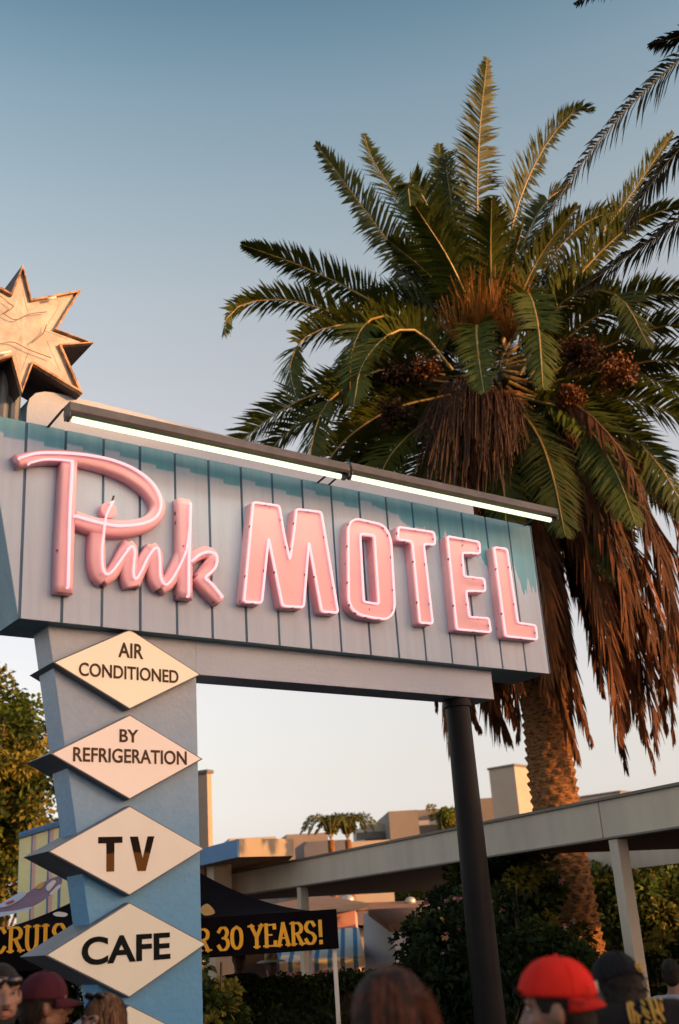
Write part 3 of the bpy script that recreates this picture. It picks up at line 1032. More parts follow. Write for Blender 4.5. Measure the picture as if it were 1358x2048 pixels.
named = [
    ([(968, 640), (955, 450), (958, 280), (974, 118)], 0, -.6, dict(ll=.60, vee=.2)),
    ([(1000, 610), (1030, 430), (1085, 300), (1150, 222), (1186, 218)], 0, .3, dict(ll=.55)),
    ([(880, 660), (800, 520), (715, 400), (632, 288)], 0, -.4, dict(ll=.55)),
    ([(900, 610), (845, 480), (790, 390), (745, 320), (728, 268)], .2, .9, dict(ll=.48)),
    ([(915, 620), (893, 470), (882, 350), (879, 288)], .3, .9, dict(ll=.48)),
    ([(925, 600), (905, 420), (893, 325), (912, 300)], .0, .6, dict(ll=.42)),
    ([(930, 640), (890, 500), (850, 400), (818, 365), (822, 425)], -.2, -1.7, dict(ll=.50)),
    ([(860, 680), (740, 600), (610, 535), (485, 490)], 0, -.4, dict(ll=.55)),
    ([(835, 700), (700, 640), (590, 602), (500, 604), (456, 632), (449, 668)], 0, -.6, dict(ll=.50)),
    ([(860, 720), (760, 655), (680, 650), (610, 675), (580, 730), (592, 792)], -.3, -1.3, dict(ll=.52)),
    ([(880, 720), (800, 640), (740, 640), (705, 700), (700, 790)], -.4, -1.6, dict(ll=.50)),
    ([(905, 740), (840, 665), (780, 668), (725, 730), (708, 808)], -.6, -2.2, dict(ll=.50)),
    ([(890, 750), (760, 740), (660, 800), (625, 880), (618, 965)], -.6, -1.9, dict(ll=.52)),
    ([(900, 765), (760, 755), (600, 800), (475, 890), (430, 970)], 0, -.4, dict(ll=.62)),
    ([(900, 775), (740, 790), (580, 860), (500, 970)], .4, .6, dict(ll=.60)),
    ([(900, 790), (780, 820), (680, 890), (620, 990)], -.3, -.8, dict(ll=.60)),
    ([(915, 800), (830, 860), (770, 930), (740, 1040)], -.6, -1.6, dict(ll=.55)),
    ([(910, 795), (800, 840), (700, 930), (670, 1050)], .6, 1.2, dict(ll=.60)),
    ([(972, 720), (955, 650), (955, 695), (968, 785)], -.3, -2.9, dict(ll=.42)),
    ([(1030, 680), (1052, 585), (1075, 645), (1086, 775)], -.4, -2.7, dict(ll=.42)),
    ([(1040, 750), (1110, 620), (1180, 580), (1245, 600), (1297, 692)], -.3, -1.7, dict(ll=.50)),
    ([(1060, 750), (1180, 640), (1300, 590), (1420, 590)], 0, -.6, dict(ll=.58)),
    ([(1070, 760), (1220, 690), (1340, 650), (1460, 665)], .2, .5, dict(ll=.58)),
    ([(1070, 770), (1220, 740), (1340, 720), (1470, 765)], .3, .7, dict(ll=.58)),
    ([(1070, 780), (1220, 790), (1350, 830), (1460, 910)], 0, -.3, dict(ll=.58)),
    ([(1010, 790), (1070, 860), (1105, 950), (1130, 1070)], -.8, -2.5, dict(ll=.50)),
    ([(1030, 790), (1150, 830), (1225, 930), (1272, 1050)], -.5, -1.9, dict(ll=.55)),
    ([(1050, 790), (1200, 830), (1310, 920), (1385, 1050)], 0, -.7, dict(ll=.58)),
    ([(1020, 800), (1120, 870), (1190, 1000), (1230, 1160)], -.3, -1.5, dict(ll=.55)),
    ([(1055, 680), (1130, 560), (1240, 420), (1345, 266)], .2, .7, dict(ll=.52)),
    ([(1060, 690), (1150, 560), (1260, 452), (1368, 405)], 0, .2, dict(ll=.55)),
    ([(1040, 660), (1100, 520), (1180, 440), (1265, 420)], .5, 1.5, dict(ll=.52)),
    ([(1000, 620), (1050, 480), (1095, 400), (1140, 372)], .4, 1.6, dict(ll=.52)),
    ([(960, 810), (900, 860), (860, 960), (850, 1090)], -.8, -1.8, dict(ll=.5)),
    ([(990, 820), (1000, 900), (1010, 1000), (1012, 1100)], -1.0, -2.0, dict(ll=.45)),
]
for pts, a, c, kw in named:
    kw.setdefault('blend', .38)
    pf(pts, a, c, twist=frA.uniform(-.2, .2), **kw)
# the far side of the crown
for i in range(44):
    th = R(i * 137.5 + 20)
    el = R(68 - 105 * ((i + .5) / 44))
    dv = V((math.cos(th), abs(math.sin(th)) * .9 + .12, 0)).normalized()
    Lr = 3.6 * frA.uniform(.85, 1.1)
    p0 = heart + dv * .25 + V((0, 0, -.4 + .5 * math.sin(el)))
    p1 = p0 + (dv * math.cos(el) + V((0, 0, math.sin(el)))) * Lr * .5
    p2 = p0 + (dv * math.cos(el) + V((0, 0, math.sin(el)))) * Lr - V((0, 0, .9 * math.cos(el)))
    o = palm.part("frond", frond_mesh([p0, p1 + V((0, 0, .1)), p2], ll=.80, n=104, twist=frA.uniform(-.3, .3), rnd=frA), [FROND, RACH])
for i in range(13):
    th = R(i * 137.5 + 60)
    el = R(frA.uniform(42, 78))
    dv = V((math.cos(th), math.sin(th) * .8 + .25, 0)).normalized()
    Lr = frA.uniform(2.5, 3.2)
    p0 = heart + dv * .2 + V((0, 0, .1))
    dd = dv * math.cos(el) + V((0, 0, math.sin(el)))
    palm.part("frond", frond_mesh([p0, p0 + dd * Lr * .5 + V((0, 0, .1)), p0 + dd * Lr - V((0, 0, .35))], ll=.75, n=104, twist=frA.uniform(-.4, .4), rnd=frA), [FROND, RACH])
# dead skirt hanging round the trunk
tptop = [V(p) for p in smooth_path(tp, 10)]
def trunk_at(z):
    return min(tptop, key=lambda p: abs(p.z - z))
frD = random.Random(5)
for i in range(92):
    th = R(i * 137.5)
    dv = V((math.cos(th), math.sin(th), 0))
    right = dv.dot(_r0)
    z0 = frD.uniform(7.6, 9.9)
    ln_ = frD.uniform(3.0, 4.3) + .4 * right
    zend = max(z0 - ln_, 4.15 + frD.uniform(-.1, 1.6) - .25 * right)
    c0 = trunk_at(z0)
    ro = (frD.uniform(.9, 1.5) if i % 5 < 3 else frD.uniform(.5, .85)) + (.85 * abs(right) + .55 * max(0, right)) * max(0, z0 - 6.0) / 4
    rt = ro * frD.uniform(.85, 1.15) + .25 * max(right, 0)
    c1 = trunk_at(zend)
    cm = trunk_at((z0 + zend) / 2)
    path = [c0 + dv * .3, c0 + dv * ro * .62 + V((0, 0, .12)), V((cm.x, cm.y, z0 - (z0 - zend) * .35)) + dv * ro, V((cm.x, cm.y, z0 - (z0 - zend) * .7)) + dv * (ro + rt) * .52, V((c1.x, c1.y, zend)) + dv * rt * .96 + V((frD.uniform(-.2, .2), frD.uniform(-.2, .2), 0))]
    if i < 92:
        mb = frond_mesh(path, ll=frD.uniform(.40, .72), n=70, vee=-.1, fwd=1.4, droop=.35, lw=.055, rr=.022, twist=frD.uniform(-.6, .6), dead=True, rnd=frD)
        palm.part("dead_frond", mb, [DEADL, DEADR])
# flower stalks, fruit brooms and knobs
FLOW = leafmat("palm_flower_fibre", (.34, .15, .025), .3, .2, 4, 0, .6)
FRUIT = leafmat("palm_fruit_fibre", (.060, .030, .017), .35, .1, 4, 0, .7)
def broom(px, py, d, px2, py2, d2, spread, n, m, lw=.012, curl=.3):
    mb = MB()
    n = int(n * 1.3)
    a, c = at(px, py, PD + d), at(px2, py2, PD + d2)
    ax = c - a
    for i in range(n):
        e = rdir() * spread
        t = a + ax * frA.uniform(.6, 1.1) + e * frA.uniform(.5, 1.2)
        mdl = a + ax * .45 + e * .7 + V((0, 0, curl * spread))
        P = [a, mdl, t]
        Q = smooth_path(P, 3)
        s = V((frA.uniform(-1, 1), frA.uniform(-1, 1), 0)).normalized() * lw
        for k in range(len(Q) - 1):
            o = len(mb.v)
            mb.v += [Q[k] - s, Q[k] + s, Q[k + 1] + s, Q[k + 1] - s]
            mb.f.append((o, o + 1, o + 2, o + 3)); mb.m.append(0)
    palm.part("flower_stalk" if m is FLOW else "fruit_cluster", mb, m)
broom(965, 680, -.4, 962, 560, -.7, .60, 240, FLOW, .006)
broom(1015, 680, -.4, 1022, 590, -.7, .5, 150, FLOW, .006)
broom(920, 690, -.4, 908, 610, -.5, .45, 120, FLOW, .006)
broom(955, 800, -1.0, 930, 950, -1.5, .85, 620, FRUIT, .006, .5)
broom(1000, 800, -1.0, 990, 920, -1.4, .6, 340, FRUIT, .006, .5)
def knob(px, py, d, r, n, m):
    mb = MB()
    clumps(mb, at(px, py, PD + d), (r * 1.15, r, r * .85), n, r * .35, 26, .09, .05, .2, frA)
    palm.part("fruit_cluster", mb, m)
KN = leafmat("palm_fruit_knob", (.17, .065, .020), .4, .1, 3, 0, .6)
knob(1165, 712, -1.0, .42, 40, FRUIT)
knob(1155, 698, -1.1, .34, 20, KN)
knob(1235, 745, -.6, .40, 30, KN)
knob(800, 745, -.7, .40, 34, FRUIT)
knob(850, 740, -.8, .34, 20, KN)
knob(790, 830, -1.1, .36, 30, FRUIT)
knob(1140, 800, -.9, .3, 24, KN)

# ------------------------------------------------------------------ the nearer palm, leaning in from the right
P2D = 11.0
h2 = at(1590, 230, P2D)
palm2 = Thing("palm_tree", "nearer palm whose dark fronds reach in at the upper right corner", "palm tree", (h2.x + .2, h2.y, 0))
palm2.part("trunk", trunk_mesh([V((h2.x + .2, h2.y, -.1)), V((h2.x + .1, h2.y, h2.z * .5)), V((h2.x, h2.y, h2.z))], [.33, .27, .28, .32], 160, 32), BARK, smooth=True)
fr2 = random.Random(3)
def pf2(pts, d0, d1, **kw):
    n = len(pts)
    path = [at(x, y, P2D + d0 + (d1 - d0) * i / (n - 1)) for i, (x, y) in enumerate(pts)]
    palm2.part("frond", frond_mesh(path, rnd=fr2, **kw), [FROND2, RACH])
kw2 = dict(ll=.36, n=95, blend=.15, vee=.1, fwd=.8, droop=.25, lw=.034, rr=.022)
pf2([(1580, 210), (1470, 95), (1380, 72), (1300, 90)], 0, -.2, **kw2)
pf2([(1580, 230), (1450, 60), (1355, 122), (1240, 232), (1150, 345), (1085, 450)], 0, -.5, **kw2)
pf2([(1580, 250), (1460, 215), (1358, 300), (1290, 385), (1250, 460)], 0, .2, **kw2)
pf2([(1580, 260), (1470, 300), (1358, 440), (1250, 515), (1150, 585)], 0, -.3, **kw2)
pf2([(1580, 200), (1400, -60), (1260, -50), (1150, 8)], 0, .3, **kw2)
for i in range(64):
    th = R(i * 137.5)
    if math.cos(th) < .25: continue
    el = R(62 - 100 * i / 64)
    dv = V((math.cos(th), math.sin(th), 0))
    dd = dv * math.cos(el) + V((0, 0, math.sin(el)))
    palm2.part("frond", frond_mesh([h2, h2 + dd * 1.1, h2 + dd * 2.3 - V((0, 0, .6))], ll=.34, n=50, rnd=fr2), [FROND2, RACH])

# ------------------------------------------------------------------ trees, hedges, shrubs
LEAFA = leafmat("leaf_olive_green", (.115, .16, .022), .35, .3, .8, 0, .6, spec=.2)
LEAFB = leafmat("leaf_mid_green", (.040, .060, .012), .35, .25, .8, 0, .6, spec=.15)
LEAFC = leafmat("leaf_dark_green", (.013, .025, .008), .3, .2, .8, 0, .6, spec=.12)
LEAFY = leafmat("leaf_yellow_green", (.22, .19, .03), .35, .3, .8, 0, .6, spec=.2)
TWIG = mat("grey_brown_bark", (.11, .075, .05), .85, .3, 6, bump=.4)
def tree(name, label, base, h, cen, rad, n, per, ll, mats, seed, cat="tree", group=None):
    rn = random.Random(seed)
    t = Thing(name, label, cat, (base.x, base.y, 0), group=group)
    b = MB()
    top = V(cen)
    b.tube(smooth_path([V((base.x, base.y, -.1)), V((base.x + .1, base.y, h * .4)), top + V((0, 0, -rad[2] * .4))], 5), [.2 - .012 * i for i in range(11)], 9)
    for i in range(9):
        d = V((rn.uniform(-1, 1), rn.uniform(-1, 1), rn.uniform(-.1, 1))).normalized()
        p = V((base.x + .08, base.y, h * rn.uniform(.35, .6)))
        q = top + V((d.x * rad[0], d.y * rad[1], d.z * rad[2])) * .75
        b.tube(smooth_path([p, p.lerp(q, .5) + V((0, 0, .2)), q], 3), [.07 - .008 * k for k in range(7)], 6)
    t.part("trunk", b, TWIG, smooth=True)
    b = MB()
    clumps(b, cen, rad, n, rad[0] * .2, per, ll, ll * .6, .35, rn, len(mats))
    t.part("crown", b, mats)
    return t
c = at(-45, 1570, 34)
tree("leafy_tree", "sunlit olive green tree at the left edge behind the diamonds", V((c.x - .2, c.y, 0)), 5.5, c, (2.6, 3.0, 4.1), 260, 110, .22, [LEAFA, LEAFY, LEAFB], 4)
c = at(10, 1660, 46)
tree("leafy_tree", "darker tree low behind the sunlit olive tree at the left edge", V((c.x, c.y, 0)), 5, c, (3.2, 3, 4.5), 110, 80, .26, [LEAFB, LEAFC], 9)

def shrub(name, label, cen, rad, n, per, ll, mats, seed, cat="shrub", group=None, flowers=0, fmats=None):
    rn = random.Random(seed)
    cen = V(cen)
    t = Thing(name, label, cat, (cen.x, cen.y, 0), group=group)
    b = MB()
    for i in range(7):
        d = rdir(.8)
        b.tube([V((cen.x + rn.uniform(-.2, .2), cen.y + rn.uniform(-.2, .2), -.05)), cen + V((d.x * rad[0], d.y * rad[1], abs(d.z) * rad[2])) * .7], [.035, .012], 5)
    t.part("stem", b, TWIG)
    b = MB()
    clumps(b, cen, rad, n, min(rad[0], rad[2]) * .24, per, ll, ll * .55, .3, rn, len(mats))
    t.part("foliage", b, mats)
    if flowers:
        b = MB()
        for i in range(flowers):
            d = rdir()
            if d.y > .2: d.y = -d.y
            p = cen + V((d.x * rad[0], d.y * rad[1], d.z * rad[2])) * rn.uniform(.8, 1.0)
            if p.z < .4 or rn.random() < .7: continue
            mi = rn.choice((0, 0, 0, 1)) if i % 11 else 2
            for k in range(6):
                leaf(b, p, rdir(), .05, .045, mi)
        t.part("blossom", b, fmats)['kind'] = "stuff"
    return t
PINKF = mat("pink_blossom", (.42, .14, .15), .6, .2, 5)
WHITEF = mat("white_blossom", (.34, .28, .26), .6, .2, 5)
YELF = mat("yellow_blossom", (.45, .25, .04), .6, .2, 5)
def top_at(px, py, d): return at(px, py, d)
# clipped hedge along the walk
ha, hb = at(330, 1945, 13.2), at(725, 1925, 13.8)
zt = 1.48
hd = Thing("hedge", "dark clipped hedge below the black tent banner", "hedge", ((ha.x + hb.x) / 2, (ha.y + hb.y) / 2, 0))
rn = random.Random(8)
b = MB()
ax = V((hb.x - ha.x, hb.y - ha.y, 0))
ang = math.atan2(ax.y, ax.x)
b.box(((ha.x + hb.x) / 2, (ha.y + hb.y) / 2, .62), (ax.length, .8, 1.24), Matrix.Rotation(ang, 3, 'Z'))
hd.part("hedge_core", b, mat("hedge_core_twigs", (.012, .016, .008), .9, .4, 9))
b = MB()
nrm = V((ax.y, -ax.x, 0)).normalized()
for i in range(15000):
    u_ = rn.random()
    p = V((ha.x, ha.y, 0)) + ax * u_
    z = rn.uniform(.05, zt)
    bump_ = noise.noise(V((u_ * 9, z * 2.2, 1))) * .16
    if rn.random() < .4:
        q = p + nrm * rn.uniform(-.5, .5) + V((0, 0, zt - .12 + bump_ + rn.uniform(-.12, .08)))
    else:
        q = p + nrm * (.44 + bump_ + rn.uniform(-.1, .08)) + V((0, 0, z))
    leaf(b, q, nrm * .6 + rdir(.3), rn.uniform(.05, .10), .04, rn.randrange(2))
hd.part("foliage", b, [LEAFC, LEAFB])
shrubs = [
    ("dark shrub behind the tent at the left edge", (40, 1990, 14.5), (1.1, .6, .72), 90, 80, .10, [LEAFC, LEAFB], 0),
    ("yellowish shrub with rusty new leaves beside the blue pillar", (428, 2020, 11.2), (.32, .35, .62), 40, 50, .09, [LEAFY, LEAFB], 0),
    ("dark flowering shrub with pale pink blossoms left of the black pole", (905, 1915, 14.5), (.72, .8, .85), 90, 80, .11, [LEAFC, LEAFB], 90),
    ("low dark shrub behind the red haired woman", (775, 2020, 13.5), (.75, .6, .42), 70, 70, .10, [LEAFC], 20),
    ("tall dark shrub directly behind the black pole", (975, 1830, 16.2), (.95, .9, 1.15), 90, 80, .12, [LEAFC, LEAFB], 12),
    ("yellow flecked shrub between the black pole and the palm trunk", (1055, 1850, 15.5), (.75, .8, 1.1), 90, 80, .11, [LEAFB, LEAFY, LEAFC], 22),
    ("shrub with twiggy top left of the palm trunk under the white beam", (1035, 1760, 17.2), (.65, .6, .8), 60, 70, .11, [LEAFC, LEAFB], 0),
    ("sunlit yellow green shrub right of the white post", (1320, 1832, 24.0), (1.9, 1.4, 1.5), 170, 90, .15, [LEAFY, LEAFA, LEAFB], 24),
    ("dark shrub between the palm trunk and the white post", (1215, 1838, 24.5), (1.3, 1.2, 1.5), 90, 80, .12, [LEAFA, LEAFB, LEAFY], 14),
    ("low shrub at the right edge behind the gold lettered shirt", (1325, 1960, 15.0), (1.0, .9, .62), 90, 80, .11, [LEAFB, LEAFY, LEAFC], 12),
    ("low dark shrub at the foot of the black pole", (960, 1975, 12.8), (1.0, .7, .7), 90, 80, .10, [LEAFC], 10),
    ("dark shrub at the foot of the palm", (1110, 1965, 13.5), (.9, .7, .75), 80, 80, .10, [LEAFC, LEAFB], 10),
]
for i, (lab, (px, py, d), rad, n, per, ll, ms, fl) in enumerate(shrubs):
    c = at(px, py, d)
    shrub("shrub", lab, c, rad, n, per, ll, ms, 40 + i, group="shrubs behind the sign", flowers=fl, fmats=[PINKF, WHITEF, YELF] if fl else None)
# ------------------------------------------------------------------ motel walkway roof with its white beams
CA = -28.92
cu, cn = az(CA), V((-math.cos(R(CA)), math.sin(R(CA)), 0))      # along the beam (away, left) and outward normal
if cn.y > 0: cn = -cn
CP = at(1230, 1672, 13.0)
ZB0 = CP.z
def cplane(px, py): return on_plane(px, py, CP, cn)
def cu_of(p): return (p - CP).dot(cu)
def C3(a, o, z): return V((CP.x, CP.y, 0)) + cu * a + cn * o + V((0, 0, z))
WHITE = mat("beam_cream_paint", (.52, .45, .36), .6, .14, 1.5, bump=.12, stretch=(1.5, 1.5, .35))
SOFF = mat("soffit_paint", (.022, .016, .012), .8, .15, 2)
TRIM = mat("dark_drip_edge", (.13, .12, .10), .6, .2, 3)
ROOFT = mat("roof_gravel_tan", (.34, .27, .20), .9, .2, 5)
BLUEP = mat("blue_fascia_paint", (.02, .17, .40), .55, .15, 2)
TANP = mat("tan_fascia_paint", (.42, .35, .27), .7, .08, 2)
STUC = mat("stucco_tan", (.44, .34, .25), .85, .1, 3, bump=.3)
can = Thing("walkway_canopy", "long cream walkway canopy with white steel posts crossing behind the palm trunk", "canopy", (CP.x, CP.y, 0))
zt0 = cplane(1230, 1597).z
a_r, a_l = cu_of(cplane(1500, 1630)), cu_of(cplane(402, 1805))
mid = cu_of(cplane(906, 1720))
b = MB()
def cbox(b, a0, a1, o0, o1, z0, z1, m=0):
    b.prism([C3(a0, o0, z0), C3(a1, o0, z0), C3(a1, o0, z1), C3(a0, o0, z1)], cn * (o1 - o0), m)
joint = cu_of(cplane(1203, 1650))
cbox(b, a_r, joint - .012, 0, -.16, ZB0, zt0)
cbox(b, joint + .012, a_l, 0, -.16, ZB0, zt0)
cbox(b, a_r, a_l, -.01, -.15, ZB0 + .01, zt0 - .01)
f1 = can.part("fascia_beam", b, WHITE)
fix_normals(f1)
b = MB()
cbox(b, a_r, a_l, .035, -.18, zt0 + .003, zt0 + .035)
cbox(b, a_r, a_l, .02, -.16, ZB0 - .022, ZB0 - .002)
f2 = can.part("drip_edge", b, TRIM, parent=f1)
fix_normals(f2)
FO2 = -6.9
b = MB()
cbox(b, a_r - 6, a_l, FO2, FO2 - .16, ZB0 + .0, zt0 + .02)
f3 = can.part("fascia_beam", b, WHITE)
fix_normals(f3)
b = MB()
b.prism([C3(mid, -.17, ZB0 + .05), C3(a_l + 2.5, -.17, ZB0 + .05), C3(a_l + 2.5, FO2 + .01, ZB0 + .05), C3(mid + 6.5, FO2 + .01, ZB0 + .05)], V((0, 0, zt0 - .06 - ZB0 - .05)))
tr_a = (V((3.3, 18.2, 0)) - CP).dot(cu)
cbox(b, a_r - 6, tr_a - 1.3, -.17, FO2 + .01, ZB0 + .05, zt0 - .06)
r1 = can.part("roof_slab", b, SOFF)
fix_normals(r1)
for px, py, o in ((1223, 1672, -.08), (596, 1770, -.08)):
    p = cplane(px, py)
    a = cu_of(p)
    b = MB()
    c = C3(a, o, 0)
    rot = Matrix.Rotation(-R(CA), 3, 'Z')
    b.box((c.x, c.y, ZB0 / 2 - .015), (.145, .145, ZB0 - .03), rot)
    b.box((c.x, c.y, .012), (.3, .3, .024), rot)
    can.part("post", b, WHITE, bevel=.006)
# raised end roof with a blue and a tan fascia
cor = at(477, 1697, 19.2)
rd = Thing("office_roof", "low flat roofed motel office with a blue and tan fascia left of the walkway", "building", (cor.x, cor.y, 0))
zlo, zhi = at(477, 1713, 19.2).z, at(477, 1681, 19.2).z
e2 = az(SA)
_q = on_plane(596, 1697, cor, cu)
TL_ = (_q - cor).dot(e2)
def O3(a, c, z): return V((cor.x, cor.y, 0)) + cu * a + e2 * c + V((0, 0, z))
b = MB()
b.prism([O3(0, 0, zlo), O3(9, 0, zlo), O3(9, TL_ + 1.5, zlo), O3(3.5, TL_ + 1.5, zlo), O3(0, TL_, zlo)], V((0, 0, zhi - zlo)))
b2 = b
rr = rd.part("roof", b, ROOFT)
fix_normals(rr)
b = MB()
b.prism([O3(-.03, -.03, zlo - .01), O3(9, -.03, zlo - .01), O3(9, -.03, zhi + .02), O3(-.03, -.03, zhi + .02)], e2 * .024)
x_ = rd.part("blue_fascia", b, BLUEP, parent=rr)
fix_normals(x_)
b = MB()
b.prism([O3(-.03, 0, zlo - .01), O3(-.03, TL_, zlo - .01), O3(-.03, TL_, zhi + .02), O3(-.03, 0, zhi + .02)], cu * .024)
x_ = rd.part("tan_fascia", b, TANP, parent=rr)
fix_normals(x_)
b = MB()
b.prism([O3(2.6, TL_ * .12, 0), O3(9, TL_ * .12, 0), O3(9, TL_ * .4, 0), O3(2.6, TL_ * .4, 0)], V((0, 0, zlo)))
x_ = rd.part("wall", b, STUC)
fix_normals(x_)
b = MB()
for a in (3.6, 5.4, 7.2):
    b = MB()
    b.prism([O3(a, TL_ * .12 - .012, 1.0), O3(a + 1.2, TL_ * .12 - .012, 1.0), O3(a + 1.2, TL_ * .12 - .012, 2.2), O3(a, TL_ * .12 - .012, 2.2)], e2 * .01)
    x_ = rd.part("window", b, WINX)
    fix_normals(x_)
c = at(443, 1930, 21)
b = MB()
b.box((c.x, c.y, zlo / 2), (.34, .34, zlo), Matrix.Rotation(-R(CA), 3, 'Z'))
rd.part("column", b, STUC, bevel=.01)

# ------------------------------------------------------------------ buildings farther off
def yaw(a): return Matrix.Rotation(-R(a), 3, 'Z')
def pxbox(thing, name, x0, x1, ytop, d, depth, m, angle=CA, zb=0, parent=None):
    # box whose near vertical faces span the pixel columns x0..x1 at the top edge height ytop
    p, q = at(x0, ytop, d), at(x1, ytop, d)
    wd = (V((q.x, q.y, 0)) - V((p.x, p.y, 0))).length
    z = (p.z + q.z) / 2
    cdir = V((p.x + q.x, p.y + q.y, 0)).normalized()
    c = (p + q) / 2 + cdir * depth / 2
    b = MB()
    b.box((c.x, c.y, (z + zb) / 2), (wd, depth, z - zb), yaw(math.degrees(math.atan2(cdir.x, cdir.y)) + angle))
    return thing.part(name, b, m, parent=parent)
GREYB = mat("grey_brown_stucco", (.21, .18, .155), .85, .12, .6, bump=.15)
TANB = mat("warm_tan_stucco", (.42, .36, .29), .85, .08, .6, bump=.15)
LOUV = mat("pale_louvre_band", (.40, .36, .31), .7, .1, 2)
def tower(name, label, cx, ytop, d, side_a, side_b, m, ang):
    # rectangular block seen corner-on: centre edge at px cx
    p = at(cx, ytop, d)
    t = Thing(name, label, "building", (p.x, p.y, 0))
    da, db = az(ang + 90), az(ang)
    base = V((p.x, p.y, 0))
    b = MB()
    b.prism([base, base - da * side_a, base - da * side_a + db * side_b, base + db * side_b], V((0, 0, p.z)))
    o = t.part("wall", b, m)
    fix_normals(o)
    b = MB()
    e = .06
    q = base + V((0, 0, p.z))
    b.prism([q + da * e - db * e, q - da * (side_a + e) - db * e, q - da * (side_a + e) + db * (side_b + e), q + da * e + db * (side_b + e)], V((0, 0, .12)))
    o = t.part("parapet_cap", b, TRIM)
    fix_normals(o)
    return t
# stair tower with a sunlit right face: left face runs off along the beams' direction
tower("stair_tower", "tan stair tower with a sunlit right face left of the palm trunk", 1028, 1532, 62, 1.65, 2.1, TANB, 40)
h = Thing("flat_roofed_block", "long grey brown flat roofed block between the black pole and the stair tower", "building", at(900, 1700, 66) * 1)
h.e.location.z = 0; h.M = Matrix.Translation(h.e.location); h.I = h.M.inverted()
pxbox(h, "wall", 948, 1000, 1596, 66, 6, GREYB, -6)
pxbox(h, "wall", 820, 950, 1617, 68, 6, GREYB, -6)
pxbox(h, "louvre_band", 818, 900, 1640, 66.9, .5, LOUV, -6, zb=at(860, 1650, 67).z)
h2_ = Thing("flat_roofed_block", "squat dark brown block standing beside the small rooftop palms", "building", at(800, 1700, 58) * 1)
h2_.e.location.z = 0; h2_.M = Matrix.Translation(h2_.e.location); h2_.I = h2_.M.inverted()
pxbox(h2_, "wall", 763, 822, 1622, 58, 5, GREYB, -8)
pxbox(h2_, "wall", 715, 765, 1648, 60, 5, LOUV, -8)
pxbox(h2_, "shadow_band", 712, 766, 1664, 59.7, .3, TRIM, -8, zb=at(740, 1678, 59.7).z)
h3 = Thing("flat_roofed_block", "low tan roofed block left of the small rooftop palms", "building", at(610, 1700, 50) * 1)
h3.e.location.z = 0; h3.M = Matrix.Translation(h3.e.location); h3.I = h3.M.inverted()
pxbox(h3, "wall", 556, 640, 1668, 50, 5, GREYB, -8)
pxbox(h3, "wall", 440, 535, 1676, 46, 5, TANB, -8)
pxbox(h3, "parapet", 596, 690, 1682, 44, 3, BLUEP if False else mat("slate_blue_parapet", (.13, .14, .19), .7, .1, 2), -8)
pxbox(h3, "parapet", 690, 770, 1682, 45, 3, TANB, -8)
tower("wall_tower", "narrow tan block with a sunlit face just right of the blue pillar", 414, 1546, 40, 3.0, .25, mat("orange_tan_stucco", (.42, .31, .23), .85, .08, .8), 30)
tower("far_block", "pale flat block far off on the skyline right of the palm trunk", 1240, 1585, 70, 3.4, 3, TANB, 42)

# pink motel wing with a brown hip roof and a striped awning
PINKW = mat("pink_stucco", (.70, .36, .34), .85, .06, 1.5, bump=.2)
ROOFB = mat("brown_shingle_roof", (.22, .12, .075), .85, .2, 3, bump=.4, bscale=14)
PD2 = 30.0
el, er, ap = at(448, 1826, PD2), at(737, 1822, PD2), at(640, 1799, PD2 + 3.0)
pk = Thing("pink_wing", "pink motel wing with a brown hip roof and a blue striped awning", "building", ((el.x + er.x) / 2, el.y, 0))
ze = (el.z + er.z) / 2
def r2(p, dy=0, z=0): return V((p.x, p.y + dy, z))
b = MB()
b.prism([r2(el, .45), r2(er, .45) - V((.35, 0, 0)), r2(er, 6) - V((.35, 0, 0)), r2(el, 6)], V((0, 0, ze - .02)))
pw = pk.part("wall", b, PINKW)
fix_normals(pw)
b = MB()
a1, a2, a3, a4 = r2(el, 0, ze + .10), r2(er, 0, ze + .10), r2(er, 6.4, ze + .10), r2(el, 6.4, ze + .10)
k1, k2 = V((ap.x - .6, ap.y, ap.z + .05)), V((ap.x + .35, ap.y, ap.z + .05))
dn = V((0, 0, -.09))
b.add([a1, a2, a3, a4, k1, k2, a1 + dn, a2 + dn, a3 + dn, a4 + dn], [(0, 1, 5, 4), (1, 2, 5), (2, 3, 4, 5), (3, 0, 4), (0, 6, 7, 1), (1, 7, 8, 2), (2, 8, 9, 3), (3, 9, 6, 0), (6, 9, 8, 7)])
rf = pk.part("roof", b, ROOFB)
fix_normals(rf)
b = MB()
b.box(((el.x + er.x) / 2, el.y - .02, ze + .02), ((er - el).length + .04, .05, .17))
pk.part("eave_board", b, mat("eave_board_tan", (.62, .42, .26), .7, .08, 2), parent=rf)
def stripe_mat():
    m = mat("awning_stripes", (.80, .74, .60), .8, .06, 2)
    t = m.node_tree
    bb = t.nodes['Principled BSDF']
    src = bb.inputs['Base Color'].links[0].from_socket
    co = [n for n in t.nodes if n.type == 'TEX_COORD'][0]
    sp = t.nodes.new("ShaderNodeSeparateXYZ")
    t.links.new(co.outputs['Object'], sp.inputs[0])
    a = t.nodes.new("ShaderNodeMath"); a.operation = 'MULTIPLY'; a.inputs[1].default_value = 1 / .30
    f = t.nodes.new("ShaderNodeMath"); f.operation = 'FRACT'
    g_ = t.nodes.new("ShaderNodeMath"); g_.operation = 'GREATER_THAN'; g_.inputs[1].default_value = .66
    t.links.new(sp.outputs['X'], a.inputs[0]); t.links.new(a.outputs[0], f.inputs[0]); t.links.new(f.outputs[0], g_.inputs[0])
    x = t.nodes.new("ShaderNodeMix"); x.data_type = 'RGBA'
    t.links.new(g_.outputs[0], x.inputs[0]); t.links.new(src, x.inputs[6])
    x.inputs[7].default_value = (.06, .22, .42, 1)
    t.links.new(x.outputs[2], bb.inputs['Base Color'])
    return m
